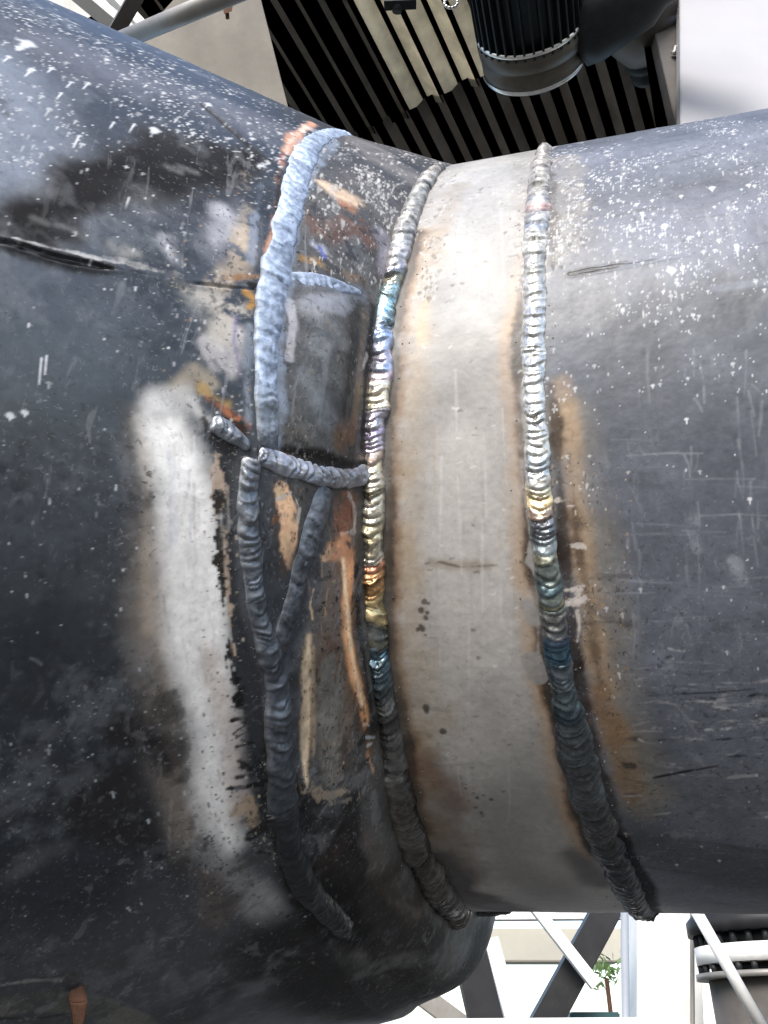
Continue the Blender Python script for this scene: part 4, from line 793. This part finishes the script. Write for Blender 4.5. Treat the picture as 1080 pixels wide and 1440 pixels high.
deck(-3.12, -1.12, 1.35, 2.52, M['darksheet'], 0, .2, .12); deck(-1.12, .42, 1.35, 2.52, M['galv'], 0, .2, .35)
deck(-3.1, .9, 2.47, 5.2, M['darksheet'], -.012, .2, .24)  # far row darker: shade beyond the bright ribs put into the sheet colour
for t in (4.0,):
    c0 = CAM + np.array([0, 0, HR - .07]) + RD * t; MB().beam(c0 + RX * -3.1, c0 + RX * .9, .08, .1).done('purlin', M['darkgrey'], roof)

# ------------------------------------------------------------------ motor under the roof
HM = 3.0; e = at_h(752, 99, HM); AX = unit((math.sin(R(15)), math.cos(R(15)), 0)); rm = .188
motor = empty('electric_motor', e - AX * .6, 'black finned electric motor with a worn grey end ring, under the roof', 'motor')
MB().lathe(e - AX * 1.2, AX, [(0, rm * .86), (1.06, rm * .86)], 64).done('barrel', M['black'], motor)
sx = unit(np.cross(AX, (0, 0, 1))); sy = np.cross(sx, AX)
for k in range(36):
    a = 2 * math.pi * k / 36; rd = math.cos(a) * sx + math.sin(a) * sy; tn = np.cross(AX, rd); p0 = e - AX * 1.18 + rd * rm * .92; p1 = e - AX * .15 + rd * rm * .92
    q = [(-1, -1), (1, -1), (1, 1), (-1, 1)]
    MB().hull8([p0 + rd * .0145 * i + tn * .0035 * j for i, j in q] + [p1 + rd * .0145 * i + tn * .0035 * j for i, j in q]).done('cooling_fin', M['black'], motor)
MB().lathe(e - AX * .16, AX, [(0, rm * .8), (.0, rm * .96), (.02, rm * 1.0), (.06, rm * .98), (.065, rm * .93), (.085, rm * .93), (.09, rm * .97), (.12, rm * .96), (.15, rm * .86), (.16, rm * .6)], 72).done('end_ring', M['endring'], motor)
MB().lathe(e - AX * .04, AX, [(0, rm * .975), (.008, rm * .985), (.014, rm * .975)], 72, False).done('rim', M['bright'], motor)
MB().lathe(e - AX * .175, AX, [(0, rm * .97), (.004, rm * 1.0), (.012, rm * 1.0), (.016, rm * .95)], 72, False).done('rim', M['bright'], motor)
b0 = at_h(806, 42, HM + .02); b1 = at_h(930, -34, HM + .02)
MB().lathe(b0, b1 - b0, [(0, .13), (.05, .14), (.24, .125), (.3, .09), (.6, .085)], 40).done('cable_duct', M['black'], motor)

# grey casting with a dark collar
g0 = at_h(890, 10, HM + .5); g1 = at_h(920, 96, HM + .5); gd = unit(g1 - g0); gl = np.linalg.norm(g1 - g0)
cst = empty('valve_casting', g0, 'dull grey rounded casting with a dark collar, beside the motor', 'casting')
MB().lathe(g0 - gd * .5, gd, [(0, .15), (.45, .17), (.55, .165), (.62, .14), (.5 + gl * .72, .1), (.5 + gl * .74, .07)], 48).done('body', M['greyfit'], cst)
MB().lathe(g0, gd, [(gl * .7, .075), (gl * .7, .105), (gl * .82, .105), (gl * .83, .085), (gl * .92, .085), (gl * .93, .1), (gl * 1.03, .1)], 48).done('collar', M['black'], cst)

# white panel and the brown-grey angle along its edge
def prism(px, Y, thick, name, mat, parent=None, bevel=.0):
    a = [at_y(x, y, Y) for x, y in px]; bm = bmesh.new(); fa = [bm.verts.new(p) for p in a]; fb = [bm.verts.new(p + np.array([0, thick, 0])) for p in a]
    bm.faces.new(fa); bm.faces.new(fb[::-1])
    for k in range(len(a)): bm.faces.new((fa[k], fb[k], fb[(k + 1) % len(a)], fa[(k + 1) % len(a)]))
    m = MB(); m.bm.free(); m.bm = bm; return m.done(name, mat, parent, bevel)
tag(prism([(955, -160), (958, 330), (1500, 330), (1500, -160)], 1.75, .05, 'wall_panel', M['white'], None, .003), 'plain white panel behind the right pipe, top right corner', 'panel')
tag(prism([(890, -90), (953, -90), (956, 330), (986, 330)], 1.83, .06, 'steel_angle', M['greyfit'], None, .002), 'narrow grey-brown steel angle running down beside the white panel', 'steel angle')
bp_ = at_y(948, 76, 1.82); tag(MB().lathe(bp_, (0, -1, .2), [(0, .012), (.012, .012), (.013, .007), (.03, .007)], 6).done('bolt', M['bright']), 'small bright bolt on the grey-brown angle', 'bolt')

# steelwork, top left
tag(MB().tube(at(168, 58, 2.4), at(345, -16, 2.1), .024).done('steel_tube', M['steelgrey']), 'light grey steel tube rising to the right behind the left pipe', 'tube')
tag(MB().beam(at(162, 46, 2.5), at(206, -30, 2.4), .04, .03).done('strut', M['greyfit']), 'short dark grey strut behind the grey tube', 'strut')
tag(MB().beam(at(100, -20, 2.8), at(186, 52, 2.9), .05, .05).done('steel_beam', M['offwhite']), 'pale beam leaning to the left of the strut', 'beam')
tag(MB().beam(at(140, -26, 3.0), at(200, 40, 3.0), .03, .05).done('steel_beam', M['offwhite']), 'thin pale beam between the leaning beam and the strut', 'beam')
tag(MB().hull8([at(*p) for p in ((20, 80, 4.2), (20, -60, 4.2), (300, -60, 4.2), (300, 80, 4.2), (20, 80, 4.25), (20, -60, 4.25), (300, -60, 4.25), (300, 80, 4.25))]).done('wall_panel', M['offwhite'], None, .002), 'cream-white panel added over the blue sky, far top left behind the struts', 'panel')  # added panel, covers blue sky with a bright pale backdrop
tag(MB().hull8([at(*p) for p in ((180, 70, 3.3), (262, -20, 3.3), (362, -20, 3.3), (420, 210, 3.3), (180, 70, 3.36), (262, -20, 3.36), (362, -20, 3.36), (420, 210, 3.36))]).done('cover_plate', M['brownplate'], None, .002), 'flat grey-brown plate behind the left pipe, beside the roof', 'plate')
clip = MB().hull8([at(*p) for p in ((309, -12, 2.6), (331, -12, 2.6), (326, 16, 2.6), (315, 20, 2.6), (309, -12, 2.64), (331, -12, 2.64), (326, 16, 2.64), (315, 20, 2.64))]); clip.tube(at(319, 14, 2.62), at(320, 26, 2.62), .006, 10)
tag(clip.done('hanger_clip', M['rust']), 'rusty clip hanging above the left pipe', 'clip')
cl2 = MB().beam(at(540, 4, 3.6), at(585, 2, 3.6), .04, .05); cl2.tube(at(560, 0, 3.6), at(558, 17, 3.6), .02, 12)
tag(cl2.done('beam_clamp', M['black']), 'small black clamp under the bright roof ribs', 'clamp')
bm = MB(); q0 = at(634, 4, 3.0); rr_ = .018; ring_pts = [q0 + RIGHT * rr_ * 1.3 * math.cos(a) + UP * rr_ * math.sin(a) for a in np.linspace(0, 2 * math.pi, 13)]
for p, q in zip(ring_pts, ring_pts[1:]): bm.tube(p, q, .005, 8)
tag(bm.done('ring_bolt', M['bright']), 'small bright ring bolt left of the motor', 'ring bolt')

# ------------------------------------------------------------------ steelwork below the right pipe
def down(p, q):                           # continue the line p -> q to the ground
    d = q - p; return p + d * (p[2] / -d[2]) if d[2] < -1e-4 else q
def bar(x0, y0, x1, y1, wpx, Y, name, mat, label, cat, to_ground=False, depth=None, round_=False, group=None):
    p = at_y(x0, y0, Y); q = at_y(x1, y1, Y); k = (p - CAM) @ FWD / FPX; wd = wpx * k
    if to_ground: q = down(p, q)
    m = MB()
    if round_: m.tube(p, q, wd / 2)
    else: m.beam(p, q, wd, depth or wd, (0, 1, 0))
    return tag(m.done(name, mat, None, 0 if round_ else .002), label, cat, group)
bar(655, 1320, 684, 1440, 44, 2.6, 'support_leg', M['darkgrey'], 'dark grey leg under the fitting, left of the crossed braces', 'leg', True)
bar(690, 1320, 722, 1440, 20, 2.9, 'support_leg', M['offwhite'], 'lighter side of the dark leg, built as a separate pale bar', 'leg', True)  # added pale bar, stands for the lighter side of the dark leg
bar(862, 1262, 762, 1446, 36, 2.9, 'brace', M['darkgrey'], 'wide dark brace slanting down to the left under the right pipe', 'brace')
bar(752, 1276, 838, 1386, 15, 2.8, 'brace', M['offwhite'], 'thin pale brace crossing the wide dark brace', 'brace')
bar(580, 1390, 660, 1450, 26, 3.0, 'brace', M['steelgrey'], 'grey brace low beside the dark leg, under the reducer', 'brace')
bar(480, 1441, 900, 1438, 13, 2.5, 'rail', M['offwhite'], 'white rail along the very bottom edge', 'rail')
bar(640, 1283, 880, 1281, 22, 4.6, 'beam', M['offwhite'], 'dusty pale beam far behind, just under the right pipe', 'beam')
bar(878, 1268, 880, 1440, 11, 2.7, 'pole', M['polegrey'], 'slim blue-grey pole left of the white column', 'pole', True, round_=True)
bar(928, 1262, 930, 1440, 84, 3.2, 'column', M['offwhite'], 'broad white column under the right pipe', 'column', True)
bar(973, 1262, 974, 1440, 6, 2.9, 'pole', M['steelgrey'], 'thin grey pole along the right edge of the white column', 'pole', True, round_=True)
bar(968, 1262, 1076, 1452, 16, 2.2, 'brace', M['offwhite'], 'white tube brace slanting in front of the flanged vessel', 'brace', round_=True)
tag(prism([(802, 1423), (872, 1423), (872, 1520), (802, 1520)], 3.0, .25, 'cabinet', M['teal'], None, .004), 'dark teal cabinet top showing at the bottom under the brace', 'cabinet')
tag(prism([(600, 1305), (876, 1305), (876, 1352), (600, 1352)], 9.0, .4, 'far_wall', M['cream'], None, .01), 'cream wall far behind the crossed braces', 'wall')
vz = at_y(1082, 1340, 2.7); kv = (vz - CAM) @ FWD / FPX
ves = empty('flanged_vessel', (vz[0], vz[1], 0), 'dark flanged vessel with rings of bolts, bottom right corner', 'vessel')
def zz(y): return at_y(1082, y, 2.7 - 95 * kv)[2]
ax = np.array([vz[0], vz[1], 0.]); U3 = (0, 0, 1)
MB().lathe(ax, U3, [(0, 88 * kv), (zz(1372), 88 * kv)], 64).done('body', M['greyfit'], ves)
MB().lathe(ax + np.array([0, 0, zz(1349)]), U3, [(0, 100 * kv), (zz(1322) - zz(1349), 100 * kv)], 72).done('flange', M['offwhite'], ves)
MB().lathe(ax + np.array([0, 0, zz(1371.5)]), U3, [(0, 104 * kv), (zz(1362) - zz(1371.5), 104 * kv)], 72).done('flange', M['steelgrey'], ves)
MB().lathe(ax + np.array([0, 0, zz(1321.5)]), U3, [(0, 84 * kv), (zz(1305) - zz(1321.5), 84 * kv)], 64).done('neck', M['black'], ves)
MB().lathe(ax + np.array([0, 0, zz(1304.5)]), U3, [(0, 106 * kv), (zz(1284) - zz(1304.5), 106 * kv), (zz(1230) - zz(1304.5), 60 * kv)], 72).done('flange', M['darkgrey'], ves)
MB().lathe(ax + np.array([0, 0, zz(1361.5)]), U3, [(0, 80 * kv), (zz(1349.5) - zz(1361.5), 80 * kv)], 64).done('neck', M['black'], ves)
bolt0 = None
for (y0, y1, rr2) in ((1361.8, 1349.2, 95), (1321.3, 1304.7, 95)):
    for k in range(28):
        a = 2 * math.pi * (k + .3) / 28; p = ax + np.array([math.cos(a) * rr2 * kv, math.sin(a) * rr2 * kv, zz(y0)])
        if math.sin(a) < .4: MB().lathe(p, U3, [(0, 4.6 * kv), (zz(y1) - zz(y0), 4.6 * kv)], 6).done('bolt', M['darkgrey'], ves)
# a leafy shrub far off
sh = empty('shrub', at_y(848, 1500, 6.5) * np.array([1, 1, 0]), 'small green shrub far behind the crossed braces', 'shrub')
top = at_y(850, 1352, 6.5); bm = bmesh.new(); rl = random.Random(3)
for k in range(70):
    c = top + np.array([rl.gauss(0, .05), rl.gauss(0, .05), rl.gauss(-.05, .05)]); d1_ = unit([rl.gauss(0, 1), rl.gauss(0, 1), rl.gauss(0, 1)]); d2_ = unit(np.cross(d1_, (rl.random(), .3, .5))); s_ = rl.uniform(.02, .045)
    bm.faces.new([bm.verts.new(c + d1_ * s_ - np.array(sh.location)), bm.verts.new(c + d2_ * s_ * .4 - np.array(sh.location)), bm.verts.new(c - d1_ * s_ - np.array(sh.location)), bm.verts.new(c - d2_ * s_ * .4 - np.array(sh.location))])
me = bpy.data.meshes.new('foliage'); bm.to_mesh(me); bm.free(); link('foliage', me, M['leaf'], sh)
MB().tube(np.array([top[0], top[1], 0]), top - np.array([0, 0, .1]), .015, 10).done('stem', M['rust'], sh)
